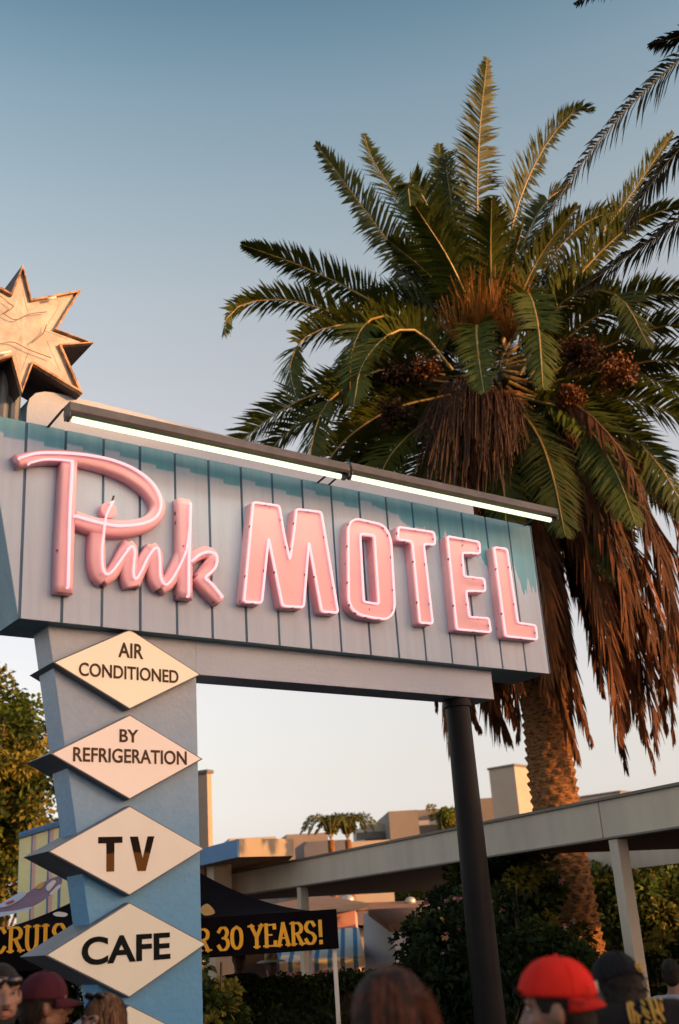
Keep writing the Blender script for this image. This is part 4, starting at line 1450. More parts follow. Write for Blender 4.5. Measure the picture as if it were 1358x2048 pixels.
AWN = stripe_mat()
ta, tb = at(535, 1862, PD2 - .1), at(718, 1862, PD2 - .1)
ba, bb_ = at(548, 1926, 27.5), at(737, 1916, 27.5)
b = MB()
zb_ = (ba.z + bb_.z) / 2
zt_ = (ta.z + tb.z) / 2
x0, x1 = ta.x, tb.x
N = 26
for i in range(N):
    u0_, u1_ = i / N, (i + 1) / N
    lerp = lambda u_, s_: V((x0 + (x1 - x0) * u_ + .12 * s_, ta.y + (ba.y - ta.y) * s_ + .06, zt_ + (zb_ - zt_) * s_ - .05 * math.sin(s_ * math.pi)))
    for k in range(4):
        b.add([lerp(u0_, k / 4), lerp(u1_, k / 4), lerp(u1_, (k + 1) / 4), lerp(u0_, (k + 1) / 4)], [(0, 1, 2, 3)])
    lw0, lw1 = lerp(u0_, 1), lerp(u1_, 1)
    sc = .18 + .06 * (i % 2)
    b.add([lw0, lw1, lw1 - V((0, 0, .18 + .06 * ((i + 1) % 2))), lw0 - V((0, 0, sc))], [(0, 1, 2, 3)])
aw = pk.part("awning", b, AWN)
so2 = aw.modifiers.new("solid", 'SOLIDIFY'); so2.thickness = .015
b = MB()
for u_ in (0, .5, 1):
    q = lerp(u_, 1)
    b.tube([q, V((q.x, ta.y + .4, zt_ - .6))], .02, 6)
pk.part("awning_frame", b, POLE, parent=aw)
pb_ = at(470, 1900, PD2 + .42)
b = MB()
b.box((pb_.x + .2, el.y + .44, 1.5), (1.3, .05, 1.1))
pk.part("window", b, WINX)
# white gabled shed and gravel roof beyond
gA = [at(x, y, 28.6 - (x - 727) * .018) for x, y in ((727, 1830), (737, 1822), (776, 1852), (792, 1900), (792, 1990), (727, 1990))]
gs = Thing("white_shed", "white gable end of a shed right of the pink wing", "building", (gA[0].x, gA[0].y, 0))
for p in gA[-2:]: p.z = 0
b = MB()
b.prism(gA, V((3, 3, 0)))
o = gs.part("wall", b, mat("white_plaster", (.60, .66, .74), .85, .05, 2))
fix_normals(o)
gt = at(727, 1818, 33.7)
b = MB()
pA, pB = at(736, 1819, 28.3), at(778, 1850, 27.5)
b.prism([pA, pB, pB - V((0, 0, .14)), pA - V((0, 0, .14))], V((3, 3, 0)))
o = gs.part("roof", b, ROOFB)
fix_normals(o)
gr = Thing("shingle_roof_house", "brown shingle roofed house behind the white shed", "building", at(800, 1850, 40) * 1)
gr.e.location.z = 0; gr.M = Matrix.Translation(gr.e.location); gr.I = gr.M.inverted()
A_, B_, C_, D_ = at(690, 1850, 38), at(900, 1850, 38), at(880, 1800, 43), at(705, 1806, 43)
b = MB()
b.add([A_, B_, C_, D_, A_ + V((0, 9, 0)), B_ + V((0, 9, 0))], [(0, 1, 2, 3), (3, 2, 5, 4), (0, 3, 4), (1, 5, 2)])
o = gr.part("roof", b, ROOFB)
fix_normals(o)
b = MB()
cc = (A_ + B_) / 2
b.box((cc.x, cc.y + 4.6, cc.z / 2), ((B_ - A_).length - .6, 8, cc.z - .02))
gr.part("wall", b, STUC)
VENT = mat("galvanised_vent", (.55, .50, .44), .4, .1, 4, metal=.5)
for lab, px, py, d in (("round galvanised roof vent above the pink wing catching the sun", 697, 1800, 37.5), ("round galvanised roof vent on the brown shingle roof left of the black pole", 821, 1803, 42.5)):
    p = at(px, py, d)
    t = Thing("roof_vent", lab, "vent", (p.x, p.y, p.z - .35), group="turbine roof vents")
    b = MB(); b.tube([(p.x, p.y, p.z - .35), (p.x, p.y, p.z - .1)], .09, 10)
    t.part("stack", b, VENT)
    b = MB(); b.ball(p, (.2, .2, .16), 12, 7)
    t.part("vent_head", b, VENT, smooth=True)
# small palms on the skyline
for lab, px, py, d, sd_ in (("small arching palm left of its twin on the skyline", 662, 1680, 42, 1), ("small upright palm right of its twin on the skyline", 696, 1680, 43, 2)):
    rn = random.Random(sd_)
    p = at(px, py, d)
    t = Thing("small_palm", lab, "palm tree", (p.x, p.y, 0), group="small palms on the skyline")
    t.part("trunk", trunk_mesh([V((p.x, p.y, -.05)), V((p.x, p.y, p.z * .5)), V((p.x, p.y, p.z))], [.14, .12], 40, 12), BARK, smooth=True)
    for i in range(9):
        th = R(i * 137.5 + 30 * sd_)
        dv = V((math.cos(th), math.sin(th), 0))
        lr = rn.uniform(.95, 1.2)
        t.part("frond", frond_mesh([p, p + dv * .35 * lr + V((0, 0, .72)), p + dv * .8 * lr + V((0, 0, .75)), p + dv * 1.15 * lr + V((0, 0, .3))], ll=.26, n=26, lw=.06, rr=.02, droop=.05, blend=.4, rnd=rn), [FROND, RACH])
shr = at(895, 1640, 55)
tree("round_tree", "yellow green tree top on the skyline just left of the black pole", V((shr.x, shr.y, 0)), shr.z, shr, (.85, .8, 1.0), 40, 60, .2, [LEAFA, LEAFY], 77)
for i, (px, py, d, rx, rz, lab) in enumerate([(905, 1800, 48, 3.0, 1.5, "far green trees below the canopy left of the black pole"), (760, 1795, 55, 2.4, 1.2, "far dark green trees under the canopy above the shingle roof"), (1340, 1740, 27, 3.2, 1.6, "bright green trees under the canopy at the right edge"), (1100, 1765, 46, 4.0, 2.0, "dim green trees under the canopy behind the palm trunk")]):
    c = at(px, py, d)
    tree("garden_tree", lab, V((c.x, c.y, 0)), c.z * .7, c, (rx, 2, rz), 90, 70, .22, [LEAFB, LEAFA, LEAFC], 90 + i, group="trees beyond the canopy")

# pale striped board wall on the left, behind the tent
sw = Thing("striped_wall", "pale green board wall with blue and mauve stripes behind the tent", "wall", at(80, 1900, 19) * 1)
sw.e.location.z = 0; sw.M = Matrix.Translation(sw.e.location); sw.I = sw.M.inverted()
PG = mat("pale_green_board", (.46, .56, .36), .7, .08, 3)
BL = mat("blue_board", (.05, .16, .36), .7, .1, 3)
MV = mat("mauve_board", (.42, .33, .36), .7, .1, 3)
segs = [(40, 63, 0), (63, 66, 1), (66, 73, 2), (73, 96, 0), (96, 100, 1), (100, 108, 2), (108, 118, 0), (118, 124, 1), (124, 160, 0), (160, 166, 1), (166, 200, 0)]
b = MB()
for x0_, x1_, m in segs:
    ytop = lambda x: 1676 - (x - 40) * .30
    p, q = at(x0_, ytop(x0_), 19), at(x1_, ytop(x1_), 19)
    p0, q0 = V((p.x, p.y, 0)), V((q.x, q.y, 0))
    b.prism([p0, q0, q, p], V((-.1, .3, 0)), m)
o = sw.part("board_panel", b, [PG, BL, MV])
fix_normals(o)
b = MB()
p, q = at(38, 1672, 18.98), at(202, 1622, 18.98)
b.tube([p, q], .05, 6)
sw.part("top_rail", b, BL)

# ------------------------------------------------------------------ black pop-up tent with a printed valance
TD = 12.0
BLK = mat("black_tent_nylon", (.006, .005, .007), .9, .3, 3, bump=.3, bscale=5, spec=.04)
GOLD = mat("gold_print", (.80, .42, .02), .6, .12, 6)
tr, tl = at(672, 1842, TD), at(-86, 1853, TD + .25)
zv = (tr.z + tl.z) / 2
tv = V((tr.x - tl.x, tr.y - tl.y, 0)); tw = tv.length; tv.normalize()
tn = V((tv.y, -tv.x, 0))                     # towards the camera
tent = Thing("popup_tent", "black pop-up tent with gold lettered valance behind the blue pillar", "tent", V((tl.x, tl.y, 0)))
def T3(a, c, z): return V((tl.x, tl.y, 0)) + tv * a - tn * c + V((0, 0, z))
apz = at(293, 1690, TD + 1.5).z
vh = .355
b = MB()
apx = T3(tw / 2, tw / 2.2, apz)
crn = [T3(0, 0, zv), T3(tw, 0, zv), T3(tw, tw * .9, zv), T3(0, tw * .9, zv)]
n = 12
for s_ in range(4):
    a, c = crn[s_], crn[(s_ + 1) % 4]
    rows = []
    for i in range(n + 1):
        t = i / n
        sag = -.10 * math.sin(math.pi * t)
        row = []
        for j in range(9):
            e = a.lerp(c, j / 8)
            p = e.lerp(apx, t)
            p.z = zv + (apz - zv) * t ** 1.75 + sag * .25 * math.sin(math.pi * j / 8)
            row.append(p)
        rows.append(row)
    o0 = len(b.v)
    for row in rows: b.v += row
    for i in range(n):
        for j in range(8):
            b.f.append((o0 + i * 9 + j, o0 + i * 9 + j + 1, o0 + (i + 1) * 9 + j + 1, o0 + (i + 1) * 9 + j)); b.m.append(0)
tc_ = tent.part("canopy", b, BLK, smooth=True)
b = MB()
for s_ in range(4):
    a, c = crn[s_], crn[(s_ + 1) % 4]
    out = V(((c - a).y, -(c - a).x, 0)).normalized()
    m_ = 48
    for j in range(m_):
        p, q = a.lerp(c, j / m_), a.lerp(c, (j + 1) / m_)
        w0, w1 = out * (.012 * math.sin(j * .7)), out * (.012 * math.sin((j + 1) * .7))
        dz = V((0, 0, -vh))
        b.add([p + V((0, 0, .02)), q + V((0, 0, .02)), q + dz + w1, p + dz + w0], [(0, 1, 2, 3)])
va = tent.part("valance", b, BLK, parent=tc_)
vs_ = va.modifiers.new("solid", 'SOLIDIFY'); vs_.thickness = .012
for a, c in ((tw - .03, .06), (.06, .06), (.06, tw * .9 - .06), (tw - .06, tw * .9 - .06)):
    b = MB()
    p = T3(a, c, 0)
    rot = Matrix.Rotation(math.atan2(tv.y, tv.x), 3, 'Z')
    b.box((p.x, p.y, zv / 2), (.042, .042, zv), rot)
    b.box((p.x, p.y, .01), (.12, .12, .02), rot)
    tent.part("leg", b, mat("tent_leg_white", (.62, .60, .55), .45, .06, 5))
# printed emblem swirls on the roof, generic shapes
DEC = [mat("print_pale_blue", (.40, .46, .58), .6, .1, 5), mat("print_mauve", (.20, .12, .18), .6, .2, 5), mat("print_gold_dull", (.45, .25, .05), .6, .2, 5), mat("print_cream", (.62, .55, .48), .6, .1, 5), mat("print_red", (.35, .05, .04), .6, .1, 5)]
def roof_pt(px, py):
    # front roof face of the tent
    nn = (crn[1] - crn[0]).cross(apx - crn[0]).normalized()
    if nn.y > 0: nn = -nn
    p = on_plane(px, py, crn[0] + nn * .13, nn)
    return p, nn
b = MB()
def blob(pts, m, lift):
    P = [V((x, y, 0)) for x, y in pts]
    Q = smooth_path(P, 4, closed=True)
    vs = []
    for p in Q:
        w_, nn = roof_pt(p.x, p.y)
        vs.append(w_ + nn * lift)
    b.add(vs, [tuple(range(len(vs)))], m)
blob([(-30, 1822), (10, 1806), (50, 1788), (88, 1764), (120, 1752), (122, 1770), (95, 1795), (60, 1815), (15, 1827), (-30, 1835)], 1, 0.0)
blob([(-10, 1817), (10, 1803), (38, 1787), (52, 1788), (45, 1797), (20, 1812)], 0, .006)
blob([(70, 1776), (84, 1765), (88, 1770), (80, 1779)], 2, .006)
blob([(92, 1775), (105, 1762), (112, 1765), (98, 1783)], 3, .006)
blob([(100, 1787), (118, 1770), (120, 1776), (104, 1790)], 3, .006)
blob([(12, 1808), (26, 1802), (28, 1806), (16, 1811)], 4, .012)
blob([(-20, 1829), (30, 1822), (60, 1815), (62, 1818), (30, 1828), (-20, 1838)], 0, .006)
blob([(106, 1828), (118, 1824), (135, 1828), (130, 1834), (112, 1833)], 3, .004)
blob([(400, 1818), (415, 1808), (430, 1826), (412, 1832), (402, 1826)], 2, .004)
tent.part("roof_print", b, DEC, parent=tc_)
# serif lettering on the valance drawn as strokes
GL = {
    'C': [[(.92, .80), (.72, .97), (.42, .97), (.14, .75), (.12, .28), (.40, .03), (.72, .03), (.94, .22)]],
    'R': [[(.2, 0), (.2, 1)], [(.2, .96), (.62, .96), (.86, .80), (.80, .58), (.5, .50), (.22, .50)], [(.5, .5), (.92, .0)]],
    'U': [[(.18, 1), (.18, .3), (.34, .04), (.64, .04), (.82, .3), (.82, 1)]],
    'I': [[(.5, 0), (.5, 1)]],
    'S': [[(.86, .80), (.66, .97), (.34, .96), (.16, .76), (.3, .57), (.7, .44), (.86, .24), (.66, .03), (.32, .03), (.12, .22)]],
    'E': [[(.2, 0), (.2, 1)], [(.2, .97), (.86, .97), (.88, .80)], [(.2, .52), (.66, .52)], [(.2, .03), (.88, .03), (.92, .22)]],
    '3': [[(.12, .80), (.36, .97), (.68, .95), (.82, .76), (.68, .56), (.42, .52)], [(.42, .52), (.76, .46), (.88, .24), (.68, .03), (.32, .02), (.10, .20)]],
    '0': [[(.5, .98), (.2, .82), (.12, .5), (.2, .18), (.5, .02), (.8, .18), (.88, .5), (.8, .82), (.5, .98)]],
    'Y': [[(.06, 1), (.5, .46)], [(.94, 1), (.5, .46)], [(.5, .5), (.5, 0)]],
    'A': [[(.5, 1), (.1, 0)], [(.48, 1), (.9, 0)], [(.26, .34), (.74, .34)]],
    'O': [[(.5, .98), (.2, .82), (.12, .5), (.2, .18), (.5, .02), (.8, .18), (.88, .5), (.8, .82), (.5, .98)]],
    'V': [[(.08, 1), (.5, 0)], [(.92, 1), (.5, 0)]],
    '!': [[(.5, 1), (.5, .32)], [(.5, .10), (.5, .0)]],
}
SERIF = {'R': [(.2, 0), (.2, 1), (.92, 0)], 'I': [(.5, 0), (.5, 1)], 'U': [(.18, 1), (.82, 1)], 'E': [(.2, 0), (.2, 1)], 'Y': [(.06, 1), (.94, 1), (.5, 0)], 'A': [(.1, 0), (.9, 0)], 'V': [(.08, 1), (.92, 1)]}
WID = {'I': .55, '!': .5}
def letters(word, x0, x1, y0, y1, f, th=.155, gap=.14, mb=None):
    ws = [WID.get(c, 1.0) if c != ' ' else .42 for c in word]
    tot = sum(ws) + gap * (len(word) - 1)
    k = (x1 - x0) / tot
    x = x0
    for c, wc in zip(word, ws):
        if c != ' ':
            def P(p): return (x + p[0] * wc * k if wc == 1 else x + (p[0] - .5) * k + wc * k / 2, y0 + p[1] * (y1 - y0))
            t = th * (x1 - x0) / tot
            li = 0
            for st_ in GL[c]:
                pts = [V((*P(p), 0)) for p in st_]
                if len(pts) > 3: pts = smooth_path(pts, 4)
                for i in range(len(pts) - 1):
                    a, c2 = pts[i], pts[i + 1]
                    d = (c2 - a)
                    if d.length < 1e-6: continue
                    d.normalize()
                    nn = V((-d.y, d.x, 0))
                    # vertical strokes are fat, horizontals thin
                    tt = t * (.42 + .58 * abs(d.y))
                    ex = d * tt * .28
                    li += 1
                    lf = .0004 * (li % 9)
                    mb.add([f(*(a - ex + nn * tt / 2).xy, lf), f(*(a - ex - nn * tt / 2).xy, lf), f(*(c2 + ex - nn * tt / 2).xy, lf), f(*(c2 + ex + nn * tt / 2).xy, lf)], [(0, 1, 2, 3)])
            for sx_, sy_ in SERIF.get(c, []):
                q = P((sx_, sy_))
                hw_, hh_ = t * .95, t * .22
                cy = q[1] + (hh_ if sy_ == 0 else -hh_)
                mb.add([f(q[0] - hw_, cy - hh_, .0045), f(q[0] + hw_, cy - hh_, .0045), f(q[0] + hw_, cy + hh_, .0045), f(q[0] - hw_, cy + hh_, .0045)], [(0, 1, 2, 3)])
        x += (wc + gap) * k
def vu(px, py):
    p = on_plane(px, py, crn[0] + tn * .025, tn)
    return (p - crn[0]).dot(tv), p.z
fv = lambda a, z, lift: T3(a, -.026 - lift, z)
b = MB()
x0_, _ = vu(-18, 1880); x1_, _ = vu(132, 1880)
_, y0_ = vu(40, 1903); _, y1_ = vu(40, 1853)
letters("CRUIS", x0_, x1_, y0_, y1_, fv, mb=b, th=.27)
lt = tent.part("lettering", b, GOLD, parent=va)
fix_normals(lt)
b = MB()
x0_, _ = vu(312, 1880); x1_, _ = vu(648, 1880)
_, y0_ = vu(560, 1892); _, y1_ = vu(560, 1847)
letters("OVER 30 YEARS!", x0_, x1_, y0_, y1_, fv, mb=b, th=.30, gap=.10)
lt = tent.part("lettering", b, GOLD, parent=va)
fix_normals(lt)

# ------------------------------------------------------------------ people
from mathutils.bvhtree import BVHTree
SKIN = {}
def skin(name, col):
    m = mat(name, col, .55, .06, 9, bump=.05)
    b_ = m.node_tree.nodes['Principled BSDF']
    b_.inputs['Subsurface Weight'].default_value = .12
    b_.inputs['Subsurface Radius'].default_value = (.02, .008, .004)
    return m
def remesh(mb, vox, it=2):
    me = bpy.data.meshes.new("tmp")
    me.from_pydata([tuple(p) for p in mb.v], [], mb.f)
    o = bpy.data.objects.new("tmp", me)
    COL.objects.link(o)
    r_ = o.modifiers.new("r", 'REMESH'); r_.mode = 'VOXEL'; r_.voxel_size = vox
    s_ = o.modifiers.new("s", 'SMOOTH'); s_.iterations = it; s_.factor = .5
    me2 = bpy.data.meshes.new_from_object(o.evaluated_get(bpy.context.evaluated_depsgraph_get()))
    out = MB()
    out.v = [v.co.copy() for v in me2.vertices]
    out.f = [tuple(p.vertices) for p in me2.polygons]
    out.m = [0] * len(out.f)
    bpy.data.objects.remove(o); bpy.data.meshes.remove(me); bpy.data.meshes.remove(me2)
    return out
SHOE = mat("dark_shoe_leather", (.03, .025, .022), .5, .2, 6)
LIP = mat("lip_red", (.33, .12, .10), .5, .1, 9)
EYEW = mat("eye_white", (.26, .23, .21), .25, .05, 9)
IRIS = mat("iris_dark", (.02, .015, .012), .15, .1, 9)
class Person:
    def __init__(s, label, px, py, d, face, sk, shirt, trousers, group=None, hat=0.0, yaw_=0, pitch=0, far=False, slim=1.0, roll=0, shift=(0, 0, 0)):
        top = at(px, py, d)
        s.H = top.z - hat
        s.k = s.H / 1.75
        s.slim = slim
        s.t = Thing("person", label, "person", (top.x, top.y, 0), R(-face), group=group)
        s.pv = V((0, -.005, 1.50))
        s.shift = V(shift)
        s.hr = Matrix.Rotation(R(yaw_), 3, 'Z') @ Matrix.Rotation(R(pitch), 3, 'X') @ Matrix.Rotation(R(roll), 3, 'Y')
        vox = .016 if far else .0075
        # body: one continuous surface
        b = MB()
        w_ = slim
        b.ball((0, 0, .95), (.155 * w_, .105, .13)); b.ball((0, .005, 1.10), (.135 * w_, .095, .15)); b.ball((0, 0, 1.29), (.165 * w_, .108, .17))
        b.limb((-.145 * w_, -.01, 1.415), (.145 * w_, -.01, 1.415), .055, .055)
        b.limb((0, -.015, 1.40), s.hx((0, .005, 1.55)), .062, .052)
        for sg in (-1, 1):
            b.limb((.18 * w_ * sg, -.01, 1.40), (.225 * w_ * sg, -.03, 1.13), .05, .04)
            b.limb((.225 * w_ * sg, -.03, 1.13), (.22 * w_ * sg, .05, .89), .038, .026)
            h = V((.215 * w_ * sg, .065, .83))
            b.ball(h, (.017, .040, .046))
            for i, fl in enumerate((.058, .068, .072, .062)):
                f0 = h + V((0, .032 - .021 * i, -.030))
                f1 = f0 + V((-.006 * sg, .006, -fl * .55))
                b.limb(f0, f1, .0095, .009, 8); b.limb(f1, f1 + V((-.018 * sg, .008, -fl * .42)), .009, .0075, 8)
            b.limb(h + V((0, .035, .015)), h + V((-.012 * sg, .062, -.018)), .011, .009, 8)
            b.limb(h + V((-.012 * sg, .062, -.018)), h + V((-.022 * sg, .066, -.045)), .009, .008, 8)
            b.limb((.085 * sg, 0, .90), (.095 * sg, .015, .50), .082, .056); b.limb((.095 * sg, .015, .50), (.095 * sg, -.015, .09), .054, .036)
            b.limb((.095 * sg, -.03, .045), (.105 * sg, .15, .032), .040, .030)
        hb = MB()
        hc = V((0, .018, 1.635))
        hb.ball(hc + V((0, -.012, .012)), (.074, .095, .100), 18, 12)
        hb.ball(hc + V((0, .030, -.045)), (.058, .062, .075), 16, 10)
        hb.ball(hc + V((0, .062, -.098)), (.026, .024, .022))              # chin
        hb.limb(hc + V((-.05, .0, -.065)), hc + V((-.015, .06, -.098)), .022, .02); hb.limb(hc + V((.05, .0, -.065)), hc + V((.015, .06, -.098)), .022, .02)
        hb.limb(hc + V((0, .083, .012)), hc + V((0, .108, -.030)), .009, .0125, 8)  # nose
        hb.ball(hc + V((.012, .095, -.034)), (.009, .010, .008), 8, 6); hb.ball(hc + V((-.012, .095, -.034)), (.009, .010, .008), 8, 6)
        hb.limb(hc + V((-.045, .070, .030)), hc + V((.045, .070, .030)), .013, .013, 8)  # brow
        for sg in (-1, 1):
            hb.ball(hc + V((.042 * sg, .058, -.022)), (.022, .020, .020), 10, 8)      # cheek bone
            hb.ball(hc + V((.077 * sg, -.012, -.012)), (.010, .020, .031), 10, 8, Matrix.Rotation(R(22 * sg), 3, 'Z'))  # ear
        hb.ball(hc + V((0, .086, -.064)), (.020, .011, .011), 10, 6)               # mouth mass
        s.hc = hc
        b.v += [s.hx(p) for p in hb.v] ; n0 = len(b.v) - len(hb.v)
        b.f += [tuple(i + n0 for i in f) for f in hb.f]; b.m += hb.m
        s.scale(b)
        rb = remesh(b, vox)
        s.bodyo = s.t.part("body", rb, sk, local=True, smooth=True)
        # clothes
        c = MB()
        e = .016
        c.ball((0, 0, .98), (.158 * w_ + e, .105 + e, .12)); c.ball((0, .005, 1.10), (.138 * w_ + e, .095 + e, .16)); c.ball((0, 0, 1.29), (.168 * w_ + e, .11 + e, .17 + .004))
        c.limb((-.15 * w_, -.012, 1.405), (.15 * w_, -.012, 1.405), .066, .066)
        c.tube([(0, -.012, 1.40), (0, -.008, 1.475)], [.085, .066], 18)
        for sg in (-1, 1):
            c.limb((.18 * w_ * sg, -.01, 1.395), (.222 * w_ * sg, -.028, 1.17), .066, .056)
        s.scale(c)
        s.shirt_mb = remesh(c, .014, 3)
        s.shirt = s.t.part("shirt", s.shirt_mb, shirt, local=True, smooth=True)
        c = MB()
        c.ball((0, 0, .93), (.166 * w_, .118, .13))
        for sg in (-1, 1):
            c.limb((.085 * sg, 0, .90), (.095 * sg, .015, .50), .094, .070); c.limb((.095 * sg, .015, .50), (.096 * sg, -.012, .10), .068, .056)
        s.scale(c)
        s.t.part("trousers", remesh(c, .016, 2), trousers, local=True, smooth=True)
        for sg in (-1, 1):
            c = MB()
            c.limb((.096 * sg, -.04, .052), (.106 * sg, .16, .040), .050, .038)
            for i, p in enumerate(c.v): c.v[i] = V((p.x, p.y, max(p.z, .003)))
            s.scale(c)
            s.t.part("shoe", c, SHOE, local=True, smooth=True)
        if not far:
            for sg in (-1, 1):
                c = MB(); c.ball(hc + V((.031 * sg, .074, .008)), (.0125, .0105, .0066), 12, 8)
                c.ball(hc + V((.031 * sg, .0825, .008)), (.0058, .0045, .0058), 10, 6, m=1)
                s.head_part("eye", c, [EYEW, IRIS])
            c = MB()
            c.ball(hc + V((0, .0945, -.0590)), (.021, .006, .0055), 10, 6); c.ball(hc + V((0, .0935, -.069)), (.018, .006, .006), 10, 6)
            s.head_part("lips", c, LIP)
    def hx(s, p): return s.pv + s.shift + s.hr @ (V(p) - s.pv)
    def scale(s, mb):
        for i, p in enumerate(mb.v): mb.v[i] = V(p) * s.k
    def head_part(s, name, mb, m, rm=0, smooth=True, label=None, parent=None):
        for i, p in enumerate(mb.v): mb.v[i] = s.hx(p) * s.k
        if rm: mb = remesh(mb, rm, 2)
        return s.t.part(name, mb, m, local=True, smooth=smooth, label=label, parent=parent)
    def brows(s, m):
        for sg in (-1, 1):
            c = MB()
            c.tube([s.hc + V((.014 * sg, .0855, .030)), s.hc + V((.032 * sg, .083, .036)), s.hc + V((.052 * sg, .070, .030))], [.004, .0055, .003], 6)
            s.head_part("eyebrow", c, m)
    def short_hair(s, m, drop=-.03):
        c = MB()
        c.ball(s.hc + V((0, -.020, .022)), (.080, .098, .100), 18, 12)
        c.ball(s.hc + V((0, -.055, drop)), (.070, .060, .075), 16, 10)
        ho = s.head_part("hair", c, m, rm=.009)
        rn = random.Random(3)
        c = MB()
        for i in range(420):
            th, ph = rn.uniform(0, 2 * math.pi), math.asin(rn.uniform(-.45, 1))
            e = V((math.cos(ph) * math.cos(th), math.cos(ph) * math.sin(th), math.sin(ph)))
            if e.y > .35 and e.z < .45: continue
            p = s.hc + V((e.x * .081, -.024 + e.y * .099, .018 + e.z * .101))
            d = (e * .5 + V((rn.uniform(-.4, .4), -.5 + .6 * e.z, -.9 + rn.uniform(-.3, .3)))).normalized()
            sv = d.cross(e).normalized() * .0028
            q_ = p + d * rn.uniform(.018, .034)
            o_ = len(c.v)
            c.v += [p - sv, p + sv, q_]
            c.f.append((o_, o_ + 1, o_ + 2)); c.m.append(0)
        so_ = s.head_part("hair_strands", c, m, parent=ho)
        so_['kind'] = "stuff"
        return ho
    def cap(s, m, az_=0, tilt=0, brim=.075, crown=.112, up=.030, brimm=None, droop=-.02, rz=(.088, .108)):
        # domed cap; az_ turns the brim round the head, tilt tips it
        q = Matrix.Rotation(R(az_), 3, 'Z') @ Matrix.Rotation(R(tilt), 3, 'X')
        o = s.hc + V((0, -.012, up))
        c = MB()
        nu, nv = 48, 14
        for i in range(nv + 1):
            ph = math.pi / 2 * i / nv
            for j in range(nu):
                th = 2 * math.pi * j / nu
                seam = 1 - .010 * max(0, 1 - abs(((th / (2 * math.pi) * 6) % 1) - .5) * 9 if False else 0)
                p = V((rz[0] * math.cos(ph) ** .85 * math.cos(th), rz[1] * math.cos(ph) ** .85 * math.sin(th), crown * math.sin(ph)))
                p *= 1 + .030 * noise.noise(p * 13 + o * 7) + .010 * noise.noise(p * 40 + o)
                c.v.append(o + q @ p)
        for i in range(nv):
            for j in range(nu):
                j2 = (j + 1) % nu
                c.f.append((i * nu + j, i * nu + j2, (i + 1) * nu + j2, (i + 1) * nu + j)); c.m.append(0)
        cp = s.head_part("cap", c, m)
        sl = cp.modifiers.new("solid", 'SOLIDIFY'); sl.thickness = .004
        if brim:
            c = MB()
            N = 16
            for j in range(N + 1):
                th = R(20 + 140 * j / N)
                for r_ in range(4):
                    k_ = r_ / 3
                    ex = brim * math.sin((th - R(20)) / R(140) * math.pi) ** .6 * k_
                    p = V(((rz[0] + .001) * math.cos(th), (rz[1] + .001) * math.sin(th) + ex, droop * k_ - .018 * (math.cos(th) ** 2) * k_ * 1.2))
                    c.v.append(o + q @ p)
            for j in range(N):
                for r_ in range(3):
                    c.f.append((j * 4 + r_, j * 4 + r_ + 1, (j + 1) * 4 + r_ + 1, (j + 1) * 4 + r_)); c.m.append(0)
            bo_ = s.head_part("brim", c, brimm or m, parent=cp)
            sl = bo_.modifiers.new("solid", 'SOLIDIFY'); sl.thickness = .005
        for j in range(6):
            c = MB()
            th = 2 * math.pi * (j + .5) / 6
            pts_ = [o + q @ (V((rz[0] * math.cos(ph_) ** .85 * math.cos(th), rz[1] * math.cos(ph_) ** .85 * math.sin(th), crown * math.sin(ph_))) * 1.012) for ph_ in (0.02, .25, .5, .75, 1.0, 1.25, 1.5)]
            c.tube(pts_, .0016, 5)
            s.head_part("cap_seam", c, m, parent=cp)
        c = MB()
        c.ball(o + q @ V((0, 0, crown + .002)), (.010, .010, .006), 10, 6)
        s.head_part("cap_button", c, m, parent=cp)
        return cp
    def long_hair(s, m, length=.34, seed=1, n=700, part_dir=0, front=True, tones=None):
        tones = tones or [m]
        rn = random.Random(seed)
        c = MB()
        hc = s.hc
        c.ball(hc + V((0, -.022, .022)), (.084, .104, .106), 20, 14)
        c.limb(hc + V((0, -.06, -.02)), hc + V((0, -.085, -length * .8)), .075, .075)
        for sg in (-1, 1):
            c.limb(hc + V((.066 * sg, -.02, .02)), hc + V((.082 * sg, -.03, -length * .8)), .028, .035)
        hb_ = s.head_part("hair", c, m, rm=.010)
        c = MB()
        for i in range(n):
            th = rn.uniform(0, 2 * math.pi)
            if front and math.sin(th) > .72: continue
            ct, st_ = math.cos(th), math.sin(th)
            P = []
            for k in range(8):
                t = k / 7
                if t < .45:
                    ph = math.pi / 2 * (1 - t / .45) * .95
                    p = hc + V((.089 * math.cos(ph) * ct, -.022 + .109 * math.cos(ph) * st_, .022 + .111 * math.sin(ph)))
                else:
                    u_ = (t - .45) / .55
                    y_ = -.022 + .109 * st_ * (1 - .25 * max(st_, 0) * u_)
                    p = hc + V((.089 * ct * (1 + .12 * u_ * math.sin(u_ * 3)), y_ - .03 * u_ * (st_ < 0), .022 - length * u_ * rn.uniform(.96, 1.04)))
                P.append(p + V((rn.uniform(-1, 1), rn.uniform(-1, 1), rn.uniform(-1, 1))) * .0045)
            Q = smooth_path(P, 2)
            tng = V((-st_, ct, 0))
            for k in range(len(Q) - 1):
                w0 = .0042 * (1 - .5 * k / len(Q))
                o = len(c.v)
                c.v += [Q[k] - tng * w0, Q[k] + tng * w0, Q[k + 1] + tng * w0, Q[k + 1] - tng * w0]
                c.f.append((o, o + 1, o + 2, o + 3)); c.m.append(i % len(tones))
        o = s.head_part("hair_strands", c, tones, parent=hb_)
        o['kind'] = "stuff"
        return hb_
def fabric(name, col, **kw): return mat(name, col, .85, .12, 8, bump=.3, bscale=160, spec=.15, **kw)
def hairm(name, col): return mat(name, col, .62, .45, 5, bump=.4, bscale=30, stretch=(11, 11, 1), spec=.22, objrand=.25)
